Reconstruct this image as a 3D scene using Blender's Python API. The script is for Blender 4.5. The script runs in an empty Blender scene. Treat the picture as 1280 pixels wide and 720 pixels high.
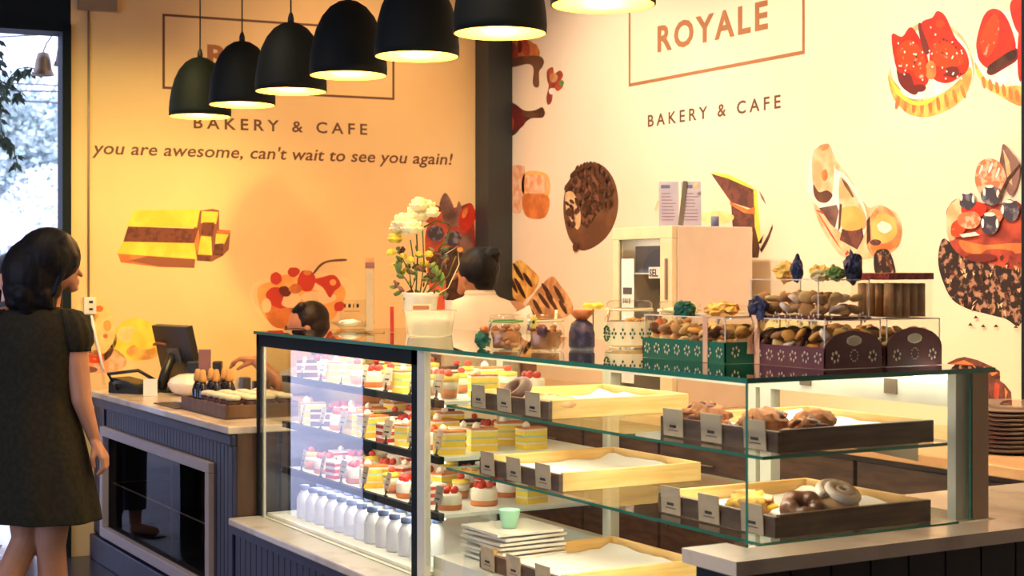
import bpy, bmesh, math, random
from mathutils import Vector, Matrix, noise
random.seed(7)
C = bpy.context.scene.collection
PI = math.pi
F = 1900.0; HOR = 340.0; H = 1.5; YAW = math.radians(29.84)
cs, sn = math.cos(YAW), math.sin(YAW)

# ---------------------------------------------------------------- camera
cd = bpy.data.cameras.new('camera'); cam = bpy.data.objects.new('camera', cd); C.objects.link(cam)
cam.location = (0, 0, H); cam.rotation_euler = (PI/2, 0, -YAW)
cd.sensor_width = 36; cd.lens = 36*F/1280; cd.shift_y = -(360-HOR)/1280; cd.clip_end = 500
cd.dof.use_dof = True; cd.dof.focus_distance = 5.2; cd.dof.aperture_fstop = 6
bpy.context.scene.camera = cam

def ray(px, py):
    r = (px-640)/F; return Vector((r*cs+sn, -r*sn+cs, -(py-HOR)/F))
def P(px, py, x=None, y=None, z=None, d=None, plane=None):
    """point of the place seen at a photo pixel, lying on a given real plane"""
    v = ray(px, py); o = Vector((0, 0, H))
    if d is not None: t = d
    elif x is not None: t = x/v.x
    elif y is not None: t = y/v.y
    elif z is not None: t = (z-H)/v.z
    else: t = (plane[0]-o).dot(plane[1])/v.dot(plane[1])
    return o+v*t

# ---------------------------------------------------------------- materials
def mat(name, col, rough=.6, metal=0, col2=None, scale=8, stretch=(1,1,1), bump=0, spec=.5, coat=0, trans=0, detail=4, emit=None, estr=0, band=(.4,.6), sub=0, wave=None):
    m = bpy.data.materials.new(name); m.use_nodes = True
    nt = m.node_tree; b = nt.nodes['Principled BSDF']
    b.inputs['Base Color'].default_value = (*col, 1); b.inputs['Roughness'].default_value = rough
    b.inputs['Metallic'].default_value = metal; b.inputs['Specular IOR Level'].default_value = spec
    b.inputs['Coat Weight'].default_value = coat; b.inputs['Transmission Weight'].default_value = trans
    if sub: b.inputs['Subsurface Weight'].default_value = sub; b.inputs['Subsurface Radius'].default_value = (.02,.01,.005)
    if emit: b.inputs['Emission Color'].default_value = (*emit, 1); b.inputs['Emission Strength'].default_value = estr
    if col2 is None and not bump: 
        col2 = tuple(c*.9 for c in col); band = (.3,.7)
    tc = nt.nodes.new('ShaderNodeTexCoord'); mp = nt.nodes.new('ShaderNodeMapping'); mp.inputs['Scale'].default_value = stretch
    nt.links.new(tc.outputs['Object'], mp.inputs['Vector'])
    if wave:
        n = nt.nodes.new('ShaderNodeTexWave'); n.inputs['Scale'].default_value = scale; n.inputs['Distortion'].default_value = wave; n.inputs['Detail'].default_value = detail
    else:
        n = nt.nodes.new('ShaderNodeTexNoise'); n.inputs['Scale'].default_value = scale; n.inputs['Detail'].default_value = detail
    nt.links.new(mp.outputs['Vector'], n.inputs['Vector'])
    if col2 is not None:
        r = nt.nodes.new('ShaderNodeValToRGB'); r.color_ramp.elements[0].position = band[0]; r.color_ramp.elements[1].position = band[1]
        r.color_ramp.elements[0].color = (*col, 1); r.color_ramp.elements[1].color = (*col2, 1)
        nt.links.new(n.outputs['Fac'], r.inputs['Fac']); nt.links.new(r.outputs['Color'], b.inputs['Base Color'])
    if bump:
        bp = nt.nodes.new('ShaderNodeBump'); bp.inputs['Strength'].default_value = bump; bp.inputs['Distance'].default_value = .01
        nt.links.new(n.outputs['Fac'], bp.inputs['Height']); nt.links.new(bp.outputs['Normal'], b.inputs['Normal'])
    return m

def glass(name, tint=(1,1,1), ior=1.5, boost=1.0, rough=0.0, haze=0):
    m = bpy.data.materials.new(name); m.use_nodes = True; nt = m.node_tree; nt.nodes.clear()
    out = nt.nodes.new('ShaderNodeOutputMaterial'); mix = nt.nodes.new('ShaderNodeMixShader')
    tr = nt.nodes.new('ShaderNodeBsdfTransparent'); tr.inputs[0].default_value = (*tint, 1)
    gl = nt.nodes.new('ShaderNodeBsdfGlossy'); gl.inputs['Roughness'].default_value = rough
    fr = nt.nodes.new('ShaderNodeFresnel'); fr.inputs['IOR'].default_value = ior
    ge = nt.nodes.new('ShaderNodeNewGeometry')
    inv = nt.nodes.new('ShaderNodeMath'); inv.operation = 'SUBTRACT'; inv.inputs[0].default_value = 1
    mul = nt.nodes.new('ShaderNodeMath'); mul.operation = 'MULTIPLY'
    mu2 = nt.nodes.new('ShaderNodeMath'); mu2.operation = 'MULTIPLY'; mu2.inputs[1].default_value = boost; mu2.use_clamp = True
    L = nt.links.new
    L(ge.outputs['Backfacing'], inv.inputs[1]); L(fr.outputs[0], mul.inputs[0]); L(inv.outputs[0], mul.inputs[1]); L(mul.outputs[0], mu2.inputs[0])
    L(mu2.outputs[0], mix.inputs[0])
    if haze:
        df = nt.nodes.new('ShaderNodeBsdfTranslucent'); df.inputs[0].default_value = (.9,.9,.85,1)
        m2 = nt.nodes.new('ShaderNodeMixShader'); m2.inputs[0].default_value = haze
        L(tr.outputs[0], m2.inputs[1]); L(df.outputs[0], m2.inputs[2]); L(m2.outputs[0], mix.inputs[1])
    else: L(tr.outputs[0], mix.inputs[1])
    L(gl.outputs[0], mix.inputs[2]); L(mix.outputs[0], out.inputs[0])
    return m

M = {}
M['cream_wall'] = mat('cream_wall', (.86,.67,.46), .75, col2=(.83,.64,.43), scale=2, bump=.02)
M['yellow_wall'] = mat('yellow_wall', (.86,.60,.28), .7, col2=(.83,.56,.26), scale=2)
M['plain_wall'] = mat('plain_wall', (.25,.2,.15), .8)
M['ceiling'] = mat('ceiling_paint', (.30,.25,.19), .9)
M['floor'] = mat('floor_tile', (.035,.04,.06), .25, col2=(.06,.06,.085), scale=3)
M['dark_frame'] = mat('dark_frame', (.008,.014,.018), .75, spec=.2)
M['pilaster'] = mat('dark_pilaster', (.03,.035,.035), .5)
M['navy_panel'] = mat('navy_panel', (.026,.030,.062), .45, col2=(.036,.037,.072), scale=5, stretch=(3,3,.4))
M['dark_panel'] = mat('dark_panel', (.014,.018,.022), .5, col2=(.022,.024,.028), scale=6, stretch=(3,3,.3))
M['brown_panel'] = mat('brown_panel', (.10,.048,.022), .5, col2=(.14,.07,.03), scale=6, stretch=(3,3,.5))
M['dark_wood'] = mat('dark_wood', (.055,.03,.02), .45, col2=(.10,.055,.033), scale=9, stretch=(1,1,6), bump=.05)
M['walnut'] = mat('walnut_tray', (.10,.055,.032), .5, col2=(.15,.085,.05), scale=8, stretch=(1,1,8), bump=.05)
M['light_wood'] = mat('light_wood', (.80,.48,.14), .5, col2=(.88,.58,.22), scale=7, stretch=(1,1,8), bump=.04)
M['wood_top'] = mat('wood_top', (.65,.36,.15), .4, col2=(.72,.44,.2), scale=6, stretch=(6,1,1))
M['stone'] = mat('pale_stone', (.72,.62,.48), .25, col2=(.52,.42,.32), scale=7, detail=8, band=(.5,.72), coat=.2)
M['frame_grey'] = mat('taupe_frame', (.50,.42,.40), .5)
M['taupe_metal'] = mat('taupe_metal', (.36,.27,.19), .4, .3)
M['cream_metal'] = mat('cream_metal', (.66,.65,.54), .35)
M['white_board'] = mat('white_board', (.85,.84,.78), .4)
M['glass'] = glass('clear_glass', (.97,.99,.975))
M['top_glass'] = glass('top_glass', (.90,.95,.92), boost=1.5)
M['front_glass'] = glass('front_glass', (.97,.99,.98), boost=2.2)
M['acrylic'] = glass('clear_acrylic', (.96,.96,.94), boost=1.2)
M['frosted'] = glass('frosted_plastic', (.93,.92,.88), haze=.45)
M['glass_edge'] = mat('green_glass_edge', (.03,.22,.15), .15, coat=.5)
M['shade_black'] = mat('shade_black', (.005,.008,.008), .7, spec=.25)
M['shade_gold'] = mat('shade_gold', (.95,.62,.08), .35)
M['bulb'] = mat('bulb', (1,1,1), .5, emit=(1,.80,.48), estr=45)
M['led'] = mat('led_strip', (1,1,1), .5, emit=(1,.93,.74), estr=7)
M['cord'] = mat('black_cord', (.01,.01,.01), .6)
M['brown_ink'] = mat('brown_ink', (.16,.055,.025), .6)
M['orange_ink'] = mat('orange_brown_ink', (.42,.15,.05), .6)
M['choc'] = mat('chocolate', (.045,.014,.008), .4, col2=(.10,.03,.015), scale=30)
M['choc2'] = mat('milk_chocolate', (.17,.065,.03), .35, col2=(.11,.04,.02), scale=6)
M['choc_spec'] = mat('speckled_chocolate', (.03,.010,.006), .5, col2=(.20,.07,.035), scale=26, band=(.48,.56))
M['crumb'] = mat('brown_cake_crumb', (.18,.05,.03), .8, col2=(.10,.03,.02), scale=30, band=(.45,.6))
M['flake'] = mat('chocolate_flakes', (.02,.008,.006), .5, col2=(.42,.2,.11), scale=34, band=(.52,.6))
M['sponge'] = mat('yellow_sponge', (.95,.68,.08), .8, col2=(.88,.55,.05), scale=10)
M['sponge_pale'] = mat('pale_sponge', (.90,.66,.28), .8, col2=(.82,.55,.2), scale=14)
M['orange_glaze'] = mat('orange_glaze', (.72,.22,.05), .5, col2=(.55,.14,.03), scale=12)
M['red_glaze'] = mat('red_glaze', (.62,.035,.012), .4, col2=(.50,.02,.01), scale=14)
M['red_spec'] = mat('glossy_red_berry', (.75,.06,.015), .35, col2=(.88,.40,.28), scale=38, band=(.6,.72))
M['dark_red'] = mat('dark_red', (.16,.015,.01), .5)
M['cherry'] = mat('cherry', (.60,.04,.02), .5)
M['peach'] = mat('peach_fruit', (.95,.48,.12), .6, col2=(.9,.36,.08), scale=8)
M['peach_pale'] = mat('pale_peach', (.95,.66,.32), .6)
M['cream'] = mat('cream_filling', (.92,.80,.66), .7, col2=(.85,.66,.52), scale=18)
M['tart_crust'] = mat('tart_crust', (.88,.50,.10), .7, col2=(.62,.26,.05), scale=14)
M['crust_orange'] = mat('baked_orange_crust', (.50,.19,.06), .7, col2=(.26,.09,.03), scale=30)
M['crust_dark'] = mat('dark_crust', (.28,.09,.04), .7)
M['pastry'] = mat('baked_pastry', (.78,.42,.16), .7, col2=(.48,.2,.07), scale=16)
M['pastry_soft'] = mat('soft_pastry', (.85,.56,.30), .7, col2=(.70,.36,.15), scale=14)
M['berry'] = mat('dark_berry', (.045,.035,.05), .5, col2=(.35,.3,.32), scale=24, band=(.5,.7))
M['rasp'] = mat('raspberry', (.72,.16,.06), .5, col2=(.85,.42,.25), scale=40, band=(.5,.62))
M['leaf_brown'] = mat('chocolate_leaf', (.09,.035,.03), .5, col2=(.25,.12,.09), scale=8)
M['jelly'] = mat('red_jelly', (.50,.07,.03), .4, col2=(.25,.03,.02), scale=12)
M['green_stripe'] = mat('green_blue_glaze', (.24,.33,.24), .5)
M['yellow_line'] = mat('yellow_line', (.8,.62,.14), .5)
M['pink_cookie'] = mat('orange_macaron', (.78,.3,.12), .7, col2=(.85,.5,.3), scale=24)
M['skin'] = mat('skin', (.58,.29,.17), .5, sub=.05, col2=(.54,.26,.15), scale=6)
M['skin_dark'] = mat('tanned_skin', (.45,.19,.09), .5, sub=.05)
M['hair'] = mat('black_hair', (.004,.004,.005), .55, spec=.25, col2=(.009,.007,.007), scale=40, stretch=(1,1,.12), bump=.5)
M['hair_brown'] = mat('dark_brown_hair', (.010,.006,.006), .5, spec=.3, col2=(.022,.010,.009), scale=40, stretch=(1,1,.2), bump=.4)
M['olive'] = mat('olive_dress', (.022,.021,.013), .85, spec=.2, col2=(.030,.027,.016), scale=60, bump=.1)
M['white_shirt'] = mat('cream_shirt', (.80,.68,.50), .8)
M['grey_shirt'] = mat('grey_shirt', (.55,.52,.46), .8)
M['plastic_black'] = mat('black_plastic', (.015,.016,.018), .35)
M['plastic_grey'] = mat('grey_plastic', (.08,.08,.085), .4)
M['paper'] = mat('white_paper', (.88,.85,.78), .8)
M['card_taupe'] = mat('taupe_card', (.60,.46,.30), .6, col2=(.54,.41,.26), scale=30)
M['card_lilac'] = mat('lilac_leaflet', (.42,.36,.42), .5, col2=(.52,.46,.5), scale=4)
M['card_mauve'] = mat('mauve_card', (.26,.12,.12), .6)
M['ink'] = mat('dark_ink', (.03,.025,.025), .6)
M['white_ceramic'] = mat('white_ceramic', (.85,.80,.70), .2, coat=.3)
M['fridge_cream'] = mat('fridge_cream', (.82,.70,.42), .4)
M['fridge_white'] = mat('fridge_white', (.80,.66,.52), .45)
M['fridge_in'] = mat('fridge_interior', (.55,.52,.46), .6)
M['bluegrey'] = mat('blue_grey_box', (.13,.15,.24), .5)
M['green_box'] = mat('green_card', (.008,.14,.085), .5)
M['green_dark'] = mat('dark_green_card', (.006,.10,.065), .5)
M['purple_box'] = mat('plum_card', (.14,.045,.06), .5, col2=(.115,.038,.052), scale=20)
M['motif'] = mat('pale_motif', (.62,.55,.42), .6)
M['motif_dim'] = mat('dim_motif', (.26,.13,.13), .6)
M['red_lid'] = mat('red_patterned_lid', (.36,.05,.04), .5, col2=(.22,.02,.02), scale=60, band=(.48,.52))
M['ribbon'] = mat('peach_ribbon', (.75,.46,.30), .4)
M['cookie'] = mat('cookie', (.62,.36,.15), .8, col2=(.48,.25,.1), scale=20)
M['nuts'] = mat('nut', (.36,.15,.06), .6, col2=(.5,.25,.11), scale=20)
M['navy_cloth'] = mat('navy_cloth', (.010,.016,.06), .5, col2=(.02,.03,.09), scale=20)
M['green_cloth'] = mat('green_cloth', (.005,.10,.06), .5, col2=(.01,.14,.08), scale=20)
M['gauze'] = mat('yellow_gauze', (.92,.62,.14), .7, col2=(.85,.5,.1), scale=20)
M['gauze_pale'] = mat('pale_yellow_gauze', (.9,.78,.4), .7)
M['leaf_green'] = mat('leaf_green', (.12,.22,.04), .5, col2=(.2,.3,.06), scale=12)
M['stem_green'] = mat('stem_green', (.10,.14,.03), .6)
M['petal'] = mat('cream_petal', (.92,.84,.45), .6, col2=(.95,.9,.62), scale=8)
M['petal_yellow'] = mat('yellow_petal', (.92,.75,.10), .6)
M['rubber_green'] = mat('green_lid', (.12,.42,.10), .35)
M['label_cream'] = mat('cream_label', (.80,.72,.50), .6)
M['label_green'] = mat('dark_green_print', (.02,.12,.08), .6)
M['indigo'] = mat('indigo_pouch', (.025,.025,.07), .5, col2=(.08,.06,.12), scale=30, band=(.5,.6))
M['orange_pack'] = mat('orange_pack', (.65,.18,.04), .5)
M['red_box'] = mat('red_card', (.55,.07,.02), .5)
M['amber'] = mat('amber_honey', (.6,.3,.06), .3, col2=(.5,.22,.04), scale=8)
M['bottle_dark'] = mat('dark_bottle', (.012,.012,.022), .15, coat=.4)
M['cap_orange'] = mat('orange_cap', (.78,.42,.12), .5)
M['plate_brown'] = mat('brown_plate', (.085,.04,.028), .35, coat=.2)
M['brass'] = mat('aged_brass', (.22,.17,.12), .45, .7)
M['tree_pale'] = mat('pale_foliage', (.30,.40,.38), .8, col2=(.45,.52,.50), scale=1.5)
M['tree_mid'] = mat('mid_foliage', (.13,.2,.24), .8, col2=(.24,.32,.36), scale=1.5)
M['tree_white'] = mat('whitish_foliage', (.6,.64,.64), .8, col2=(.75,.78,.8), scale=1.5)  # overexposed outdoor glare is put into this leaf colour
M['trunk'] = mat('trunk', (.3,.28,.28), .8)
M['pavement'] = mat('pavement', (.60,.60,.66), .7, col2=(.52,.52,.58), scale=2)
M['white_roof'] = mat('white_canopy', (.8,.82,.86), .6)
M['grey_blue'] = mat('grey_blue_wall', (.35,.4,.5), .7)
M['vine'] = mat('vine_leaf', (.02,.045,.03), .6, col2=(.04,.08,.05), scale=10)
M['steel'] = mat('steel', (.45,.45,.45), .3, .9)
M['smoke_glass'] = glass('smoked_glass', (.6,.55,.5), boost=.25)
M['clean_blue'] = mat('pale_blue_cap', (.12,.16,.32), .5)
M['milk'] = mat('milk_bottle', (.82,.80,.84), .4)
M['milk_pink'] = mat('pink_yogurt', (.85,.62,.58), .4)
M['mint'] = mat('mint_cream', (.4,.75,.5), .5)
M['blue_layer'] = mat('pale_blue_icing', (.35,.6,.65), .6)
M['dark_shoe'] = mat('dark_sandal', (.015,.015,.02), .5)
M['denim'] = mat('dark_denim', (.02,.025,.05), .8)

# ---------------------------------------------------------------- mesh builder
class MB:
    def __init__(s): s.bm = bmesh.new(); s.mats = []
    def mi(s, m):
        m = M[m] if isinstance(m, str) else m
        if m not in s.mats: s.mats.append(m)
        return s.mats.index(m)
    def _fin(s, verts, m, smooth, T=None):
        fs = set()
        for v in verts:
            for f in v.link_faces: fs.add(f)
        i = s.mi(m)
        for f in fs: f.material_index = i; f.smooth = smooth
        if T is not None:
            for v in verts: v.co = T @ v.co
    def box(s, a, b, m, T=None, bev=0, top=None):
        x0,y0,z0 = a; x1,y1,z1 = b
        vs = [s.bm.verts.new(c) for c in ((x0,y0,z0),(x1,y0,z0),(x1,y1,z0),(x0,y1,z0),(x0,y0,z1),(x1,y0,z1),(x1,y1,z1),(x0,y1,z1))]
        fs = [s.bm.faces.new([vs[i] for i in q]) for q in ((3,2,1,0),(4,5,6,7),(0,1,5,4),(1,2,6,5),(2,3,7,6),(3,0,4,7))]
        if bev:
            r = bmesh.ops.bevel(s.bm, geom=list({e for f in fs for e in f.edges}), offset=bev, segments=2, affect='EDGES', profile=.5)
            vs = list({v for f in r['faces'] for v in f.verts}|{v for v in vs if v.is_valid})
        s._fin(vs, m, False, T)
        return s
    def edge_box(s, a, b, m, me, keep, T=None):
        """glass slab: faces whose normal axis is `keep` get m, the others the edge material"""
        x0,y0,z0 = a; x1,y1,z1 = b
        n0 = len(s.bm.verts); s.box(a, b, m, None)
        s.bm.verts.ensure_lookup_table(); s.bm.normal_update()
        vs = s.bm.verts[n0:]; ie = s.mi(me)
        for f in {f for v in vs for f in v.link_faces}:
            if abs(f.normal[keep]) < .5: f.material_index = ie
        if T is not None:
            for v in vs: v.co = T @ v.co
        return s
    def lathe(s, prof, c, m, seg=24, T=None, rib=0, nrib=0, smooth=True):
        rings = []; c = Vector(c)
        for r, z in prof:
            if r < 1e-5: rings.append([s.bm.verts.new(c+Vector((0,0,z)))])
            else: rings.append([s.bm.verts.new(c+Vector((math.cos(2*PI*k/seg)*r*(1+(rib*math.cos(nrib*2*PI*k/seg) if rib else 0)), math.sin(2*PI*k/seg)*r*(1+(rib*math.cos(nrib*2*PI*k/seg) if rib else 0)), z))) for k in range(seg)])
        for a, b in zip(rings, rings[1:]):
            for k in range(seg):
                k2 = (k+1) % seg
                if len(a) == 1 and len(b) == 1: continue
                if len(a) == 1: s.bm.faces.new((a[0], b[k2], b[k]))
                elif len(b) == 1: s.bm.faces.new((a[k], a[k2], b[0]))
                else: s.bm.faces.new((a[k], a[k2], b[k2], b[k]))
        s._fin([v for r in rings for v in r], m, smooth, T)
        return s
    def tube(s, pts, r, m, seg=8, T=None, flat=1):
        pts = [Vector(p) for p in pts]; n = len(pts)
        rs = r if isinstance(r, (list, tuple)) else [r]*n
        rings = []; up = Vector((0,0,1))
        for i, p in enumerate(pts):
            t = (pts[min(i+1,n-1)]-pts[max(i-1,0)]).normalized()
            a = t.cross(up)
            if a.length < .05: a = t.cross(Vector((1,0,0)))
            a.normalize(); b = t.cross(a).normalized()
            rings.append([s.bm.verts.new(p+a*math.cos(2*PI*k/seg)*rs[i]+b*math.sin(2*PI*k/seg)*rs[i]*flat) for k in range(seg)])
        for A, B in zip(rings, rings[1:]):
            for k in range(seg): s.bm.faces.new((A[k], B[k], B[(k+1)%seg], A[(k+1)%seg]))
        s.bm.faces.new(rings[0]); s.bm.faces.new(rings[-1][::-1])
        s._fin([v for q in rings for v in q], m, True, T)
        return s
    def ball(s, c, r, m, sub=3, T=None, nz=0, nf=8, rot=None):
        if isinstance(r, (int, float)): r = (r, r, r)
        g = bmesh.ops.create_icosphere(s.bm, subdivisions=sub, radius=1)
        R = rot if rot is not None else Matrix.Identity(3); c = Vector(c); off = Vector((random.random()*50,)*3)
        for v in g['verts']:
            k = 1+(nz*noise.noise(v.co*nf*.3+off) if nz else 0)
            v.co = c+R @ Vector((v.co.x*r[0]*k, v.co.y*r[1]*k, v.co.z*r[2]*k))
        s._fin(g['verts'], m, True, T)
        return s
    def capsule(s, p0, r0, p1, r1, m, sub=2):
        p0, p1 = Vector(p0), Vector(p1); ax = p1-p0; L_ = max(ax.length, 1e-4); R = ax.to_track_quat('Z', 'Y').to_matrix(); n = 14 if sub > 1 else 10
        prof = [(0,-r0)]+[(r0*math.cos(a), r0*math.sin(a)) for a in (-1.2,-.8,-.4,0)]+[(r1*math.cos(a), L_+r1*math.sin(a)) for a in (0,.4,.8,1.2)]+[(0,L_+r1)]
        return s.lathe(prof, (0,0,0), m, n, Matrix.Translation(p0) @ R.to_4x4())
    def poly(s, pts, m, T=None, thick=None):
        pts = [Vector(p) for p in pts]
        vs = [s.bm.verts.new(p) for p in pts]; f = s.bm.faces.new(vs)
        if thick is not None:
            r = bmesh.ops.extrude_face_region(s.bm, geom=[f]); nv = [e for e in r['geom'] if isinstance(e, bmesh.types.BMVert)]
            for v in nv: v.co += Vector(thick)
            vs += nv
        s._fin(vs, m, False, T)
        return s
    def loft(s, rings, m, cap=True, smooth=True):
        R = [[s.bm.verts.new(p) for p in r] for r in rings]; n = len(R[0])
        for A, B in zip(R, R[1:]):
            for k in range(n): s.bm.faces.new((A[k], A[(k+1)%n], B[(k+1)%n], B[k]))
        if cap: s.bm.faces.new(R[0][::-1]); s.bm.faces.new(R[-1])
        s._fin([v for r in R for v in r], m, smooth)
        return s
    def build(s, name, parent=None, loc=None, rz=0, recalc=True):
        if recalc: bmesh.ops.recalc_face_normals(s.bm, faces=s.bm.faces)
        me = bpy.data.meshes.new(name); s.bm.to_mesh(me); s.bm.free()
        for m in s.mats: me.materials.append(m)
        o = bpy.data.objects.new(name, me); C.objects.link(o)
        if parent: o.parent = parent
        if loc is not None: o.location = loc
        if rz: o.rotation_euler.z = rz
        return o

def tag(o, label=None, cat=None, group=None, kind=None):
    if label: o['label'] = label
    if cat: o['category'] = cat
    if group: o['group'] = group
    if kind: o['kind'] = kind
    return o
def empty(name, loc, label, cat, group=None, rz=0):
    o = bpy.data.objects.new(name, None); C.objects.link(o); o.location = loc; o.rotation_euler.z = rz; o.empty_display_size = .05
    return tag(o, label, cat, group)
def kids(o): return [c for c in C.objects if c.parent is o]
def copy_tree(o, parent=None):
    c = o.copy(); C.objects.link(c)
    if parent: c.parent = parent
    for ch in kids(o): copy_tree(ch, c)
    return c
def struct(o): o['kind'] = 'structure'; return o
def remesh(o, vox, sm=4):
    r = o.modifiers.new('remesh', 'REMESH'); r.mode = 'VOXEL'; r.voxel_size = vox; r.use_smooth_shade = True
    k = o.modifiers.new('smooth', 'SMOOTH'); k.factor = .5; k.iterations = sm
    return o

# ================================================================ SETTING
XW = 4.42                                  # decorated wall on the right
L0 = Vector((1.95, 8.1, 0)); LU = Vector((.9948, -.1018, 0)); LN = Vector((-.1018, -.9948, 0))
LP = (L0, LN)
TL = Matrix(((LU.x, -LN.x, 0, L0.x), (LU.y, -LN.y, 0, L0.y), (0,0,1,0), (0,0,0,1)))     # u along, v = into the wall, z
CEIL = 3.35
MB().box((-4.2,-3,-.1), (4.6,8.3,0), 'floor').build('floor')
struct(C.objects['floor'])
struct(MB().box((-4.2,-3,CEIL), (4.6,8.6,CEIL+.1), 'ceiling').build('ceiling'))
struct(MB().box((XW,-3,0), (XW+.15,8.2,CEIL), 'cream_wall').build('wall_right'))
struct(MB().box((-4.2,-3.15,0), (4.6,-3,CEIL), 'plain_wall').build('wall_back'))
# street-side wall with a shop window
b = MB()
b.box((-4.35,-3,0), (-4.2,8.6,.5), 'plain_wall'); b.box((-4.35,-3,2.7), (-4.2,8.6,CEIL), 'plain_wall')
b.box((-4.35,-3,.5), (-4.2,1.0,2.7), 'plain_wall'); b.box((-4.35,6.5,.5), (-4.2,8.6,2.7), 'plain_wall')
struct(b.build('wall_left'))
# far wall: painted part with prints, piers and the glazed opening to the street
u0 = (P(88.5,300,plane=LP)-L0).dot(LU)
b = MB(); b.box((u0,0,0), (2.75,.15,CEIL), 'yellow_wall', TL)
struct(b.build('wall_far'))
b = MB(); b.box((-6.3,0,0), (-1.45,.15,CEIL), 'plain_wall', TL); b.box((-.85,0,0), (-.48,.15,CEIL), 'plain_wall', TL)
b.box((-1.45,0,1.05), (-.85,.15,CEIL), 'plain_wall', TL)
b.box((-.48,0,2.80), (u0,.15,CEIL), 'dark_frame', TL)
struct(b.build('wall_street'))
b = MB(); b.box((u0-.045,-.02,0), (u0,.17,2.80), 'dark_frame', TL); b.box((-.48,-.02,2.76), (u0,.17,2.8), 'dark_frame', TL); b.box((-.48,-.02,0), (-.44,.17,2.8), 'dark_frame', TL)
struct(b.build('door_1'))
b = MB(); b.box((-1.45,.02,.0), (-1.42,.13,1.05), 'dark_frame', TL); b.box((-.88,.02,0), (-.85,.13,1.05), 'dark_frame', TL)
struct(b.build('window_1'))
pil = MB(); pa = P(597,300,plane=LP)
pil.box((4.26,7.70,0), (4.419,7.86,CEIL), 'pilaster')
struct(pil.build('trim_1'))
q = P(1279,300,x=XW-.02)
struct(MB().box((XW-.03,q.y-.08,0), (XW-.001,q.y,CEIL), 'dark_frame').build('trim_2'))
# pavement and world outside
struct(MB().box((-30,8.4,-.3), (60,90,-.02), 'pavement').build('ground'))

# ================================================================ WALL PRINTS (flat vinyl, on the walls)
PR = (Vector((XW,0,0)), Vector((1,0,0)))
def smoothpts(pts, n=4):
    out = []; N = len(pts)
    for i in range(N):
        p0,p1,p2,p3 = (Vector(pts[(i+k-1)%N]) for k in range(4))
        for j in range(n):
            t = j/n; out.append(.5*((2*p1)+(p2-p0)*t+(2*p0-5*p1+4*p2-p3)*t*t+(-p0+3*p1-3*p2+p3)*t**3))
    return out
def blob(cx, cy, rx, ry, rot=0, n=18, w=.06):
    o = random.random()*100; a = math.radians(rot); out = []
    for k in range(n):
        t = 2*PI*k/n; q = 1+w*noise.noise(Vector((math.cos(t)*1.5+o, math.sin(t)*1.5, 0)))*2
        x, y = rx*math.cos(t)*q, ry*math.sin(t)*q
        out.append((cx+x*math.cos(a)-y*math.sin(a), cy+x*math.sin(a)+y*math.cos(a)))
    return out
def decal(side, label, layers, name='wall_print', cat='wall print'):
    b = MB(); pl, n = (LP, LN) if side == 'L' else (PR, Vector((-1,0,0)))
    for i, (m, pts, *sm) in enumerate(layers):
        if not sm or sm[0]: pts = smoothpts(pts)
        off = n*(.0006+.00012*i)
        b.poly([P(p[0], p[1], plane=pl)+off for p in pts], m)
    o = b.build(name, recalc=False); tag(o, label, cat)
    bm = bmesh.new(); bm.from_mesh(o.data); bmesh.ops.triangulate(bm, faces=[f for f in bm.faces if len(f.verts) > 4]); bm.to_mesh(o.data); bm.free()
    return o
def text(s, side, x0, y0, x1, cap, m, label, space=1.0, bold=.0, shear=0, name='wall_lettering', off=.001):
    pl, n = (LP, LN) if side == 'L' else (PR, Vector((-1,0,0)))
    def raw(t):
        cu = bpy.data.curves.new('t', 'FONT'); cu.body = t; cu.space_character = space; cu.offset = bold; cu.shear = shear; cu.resolution_u = 3
        to = bpy.data.objects.new('t', cu); C.objects.link(to); bpy.context.view_layer.update()
        me = bpy.data.meshes.new_from_object(to.evaluated_get(bpy.context.evaluated_depsgraph_get()))
        bpy.data.objects.remove(to); return me
    a = P(x0, y0, plane=pl); e = P(x1, y0, plane=pl); e.z = a.z; wdt = (e-a).length; d = (e-a).normalized()
    full = raw(s); xs = [v.co.x for v in full.vertices]; mn = min(xs); k = wdt/(max(xs)-mn)
    kz = (P(x0, y0-cap, plane=pl)-a).length/.70
    words = s.split(' ')
    root = None if len(words) == 1 else empty(name, a, label, 'lettering')
    pre = ''
    for wd_ in words:
        me = raw(wd_); xe = max(v.co.x for v in raw(pre+wd_).vertices); dx = xe-max(v.co.x for v in me.vertices)
        for v in me.vertices:
            c = v.co.copy(); v.co = d*((c.x+dx-mn)*k)+Vector((0,0,c.y*kz))+n*off
        me.materials.clear(); me.materials.append(M[m]); me.name = name
        o = bpy.data.objects.new(name if root is None else 'word', me); C.objects.link(o)
        if root: o.parent = root
        else: o.location = a; tag(o, label, 'lettering')
        pre += wd_+' '
def frame_outline(side, corners, wpx, label, m):
    """thin printed rectangle"""
    pl, n = (LP, LN) if side == 'L' else (PR, Vector((-1,0,0)))
    (xa, ya), (xb, yb) = corners
    a = P(xa, ya, plane=pl); e = P(xb, yb, plane=pl); bt = P(xa, wpx[1], plane=pl)
    z1, z0 = a.z, bt.z; d = Vector((e.x-a.x, e.y-a.y, 0)); Ln = d.length; d.normalize(); w = wpx[0]
    b = MB()
    def R(u0,z_0,u1,z_1):
        b.poly([a*1-Vector((0,0,a.z))+d*u+Vector((0,0,z))+n*.0012 for u, z in ((u0,z_0),(u1,z_0),(u1,z_1),(u0,z_1))], m)
    R(0,z0,Ln,z0+w); R(0,z1-w,Ln,z1); R(0,z0+w,w,z1-w); R(Ln-w,z0+w,Ln,z1-w)
    return tag(b.build('wall_frame_print', recalc=False), label, 'wall print')

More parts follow.
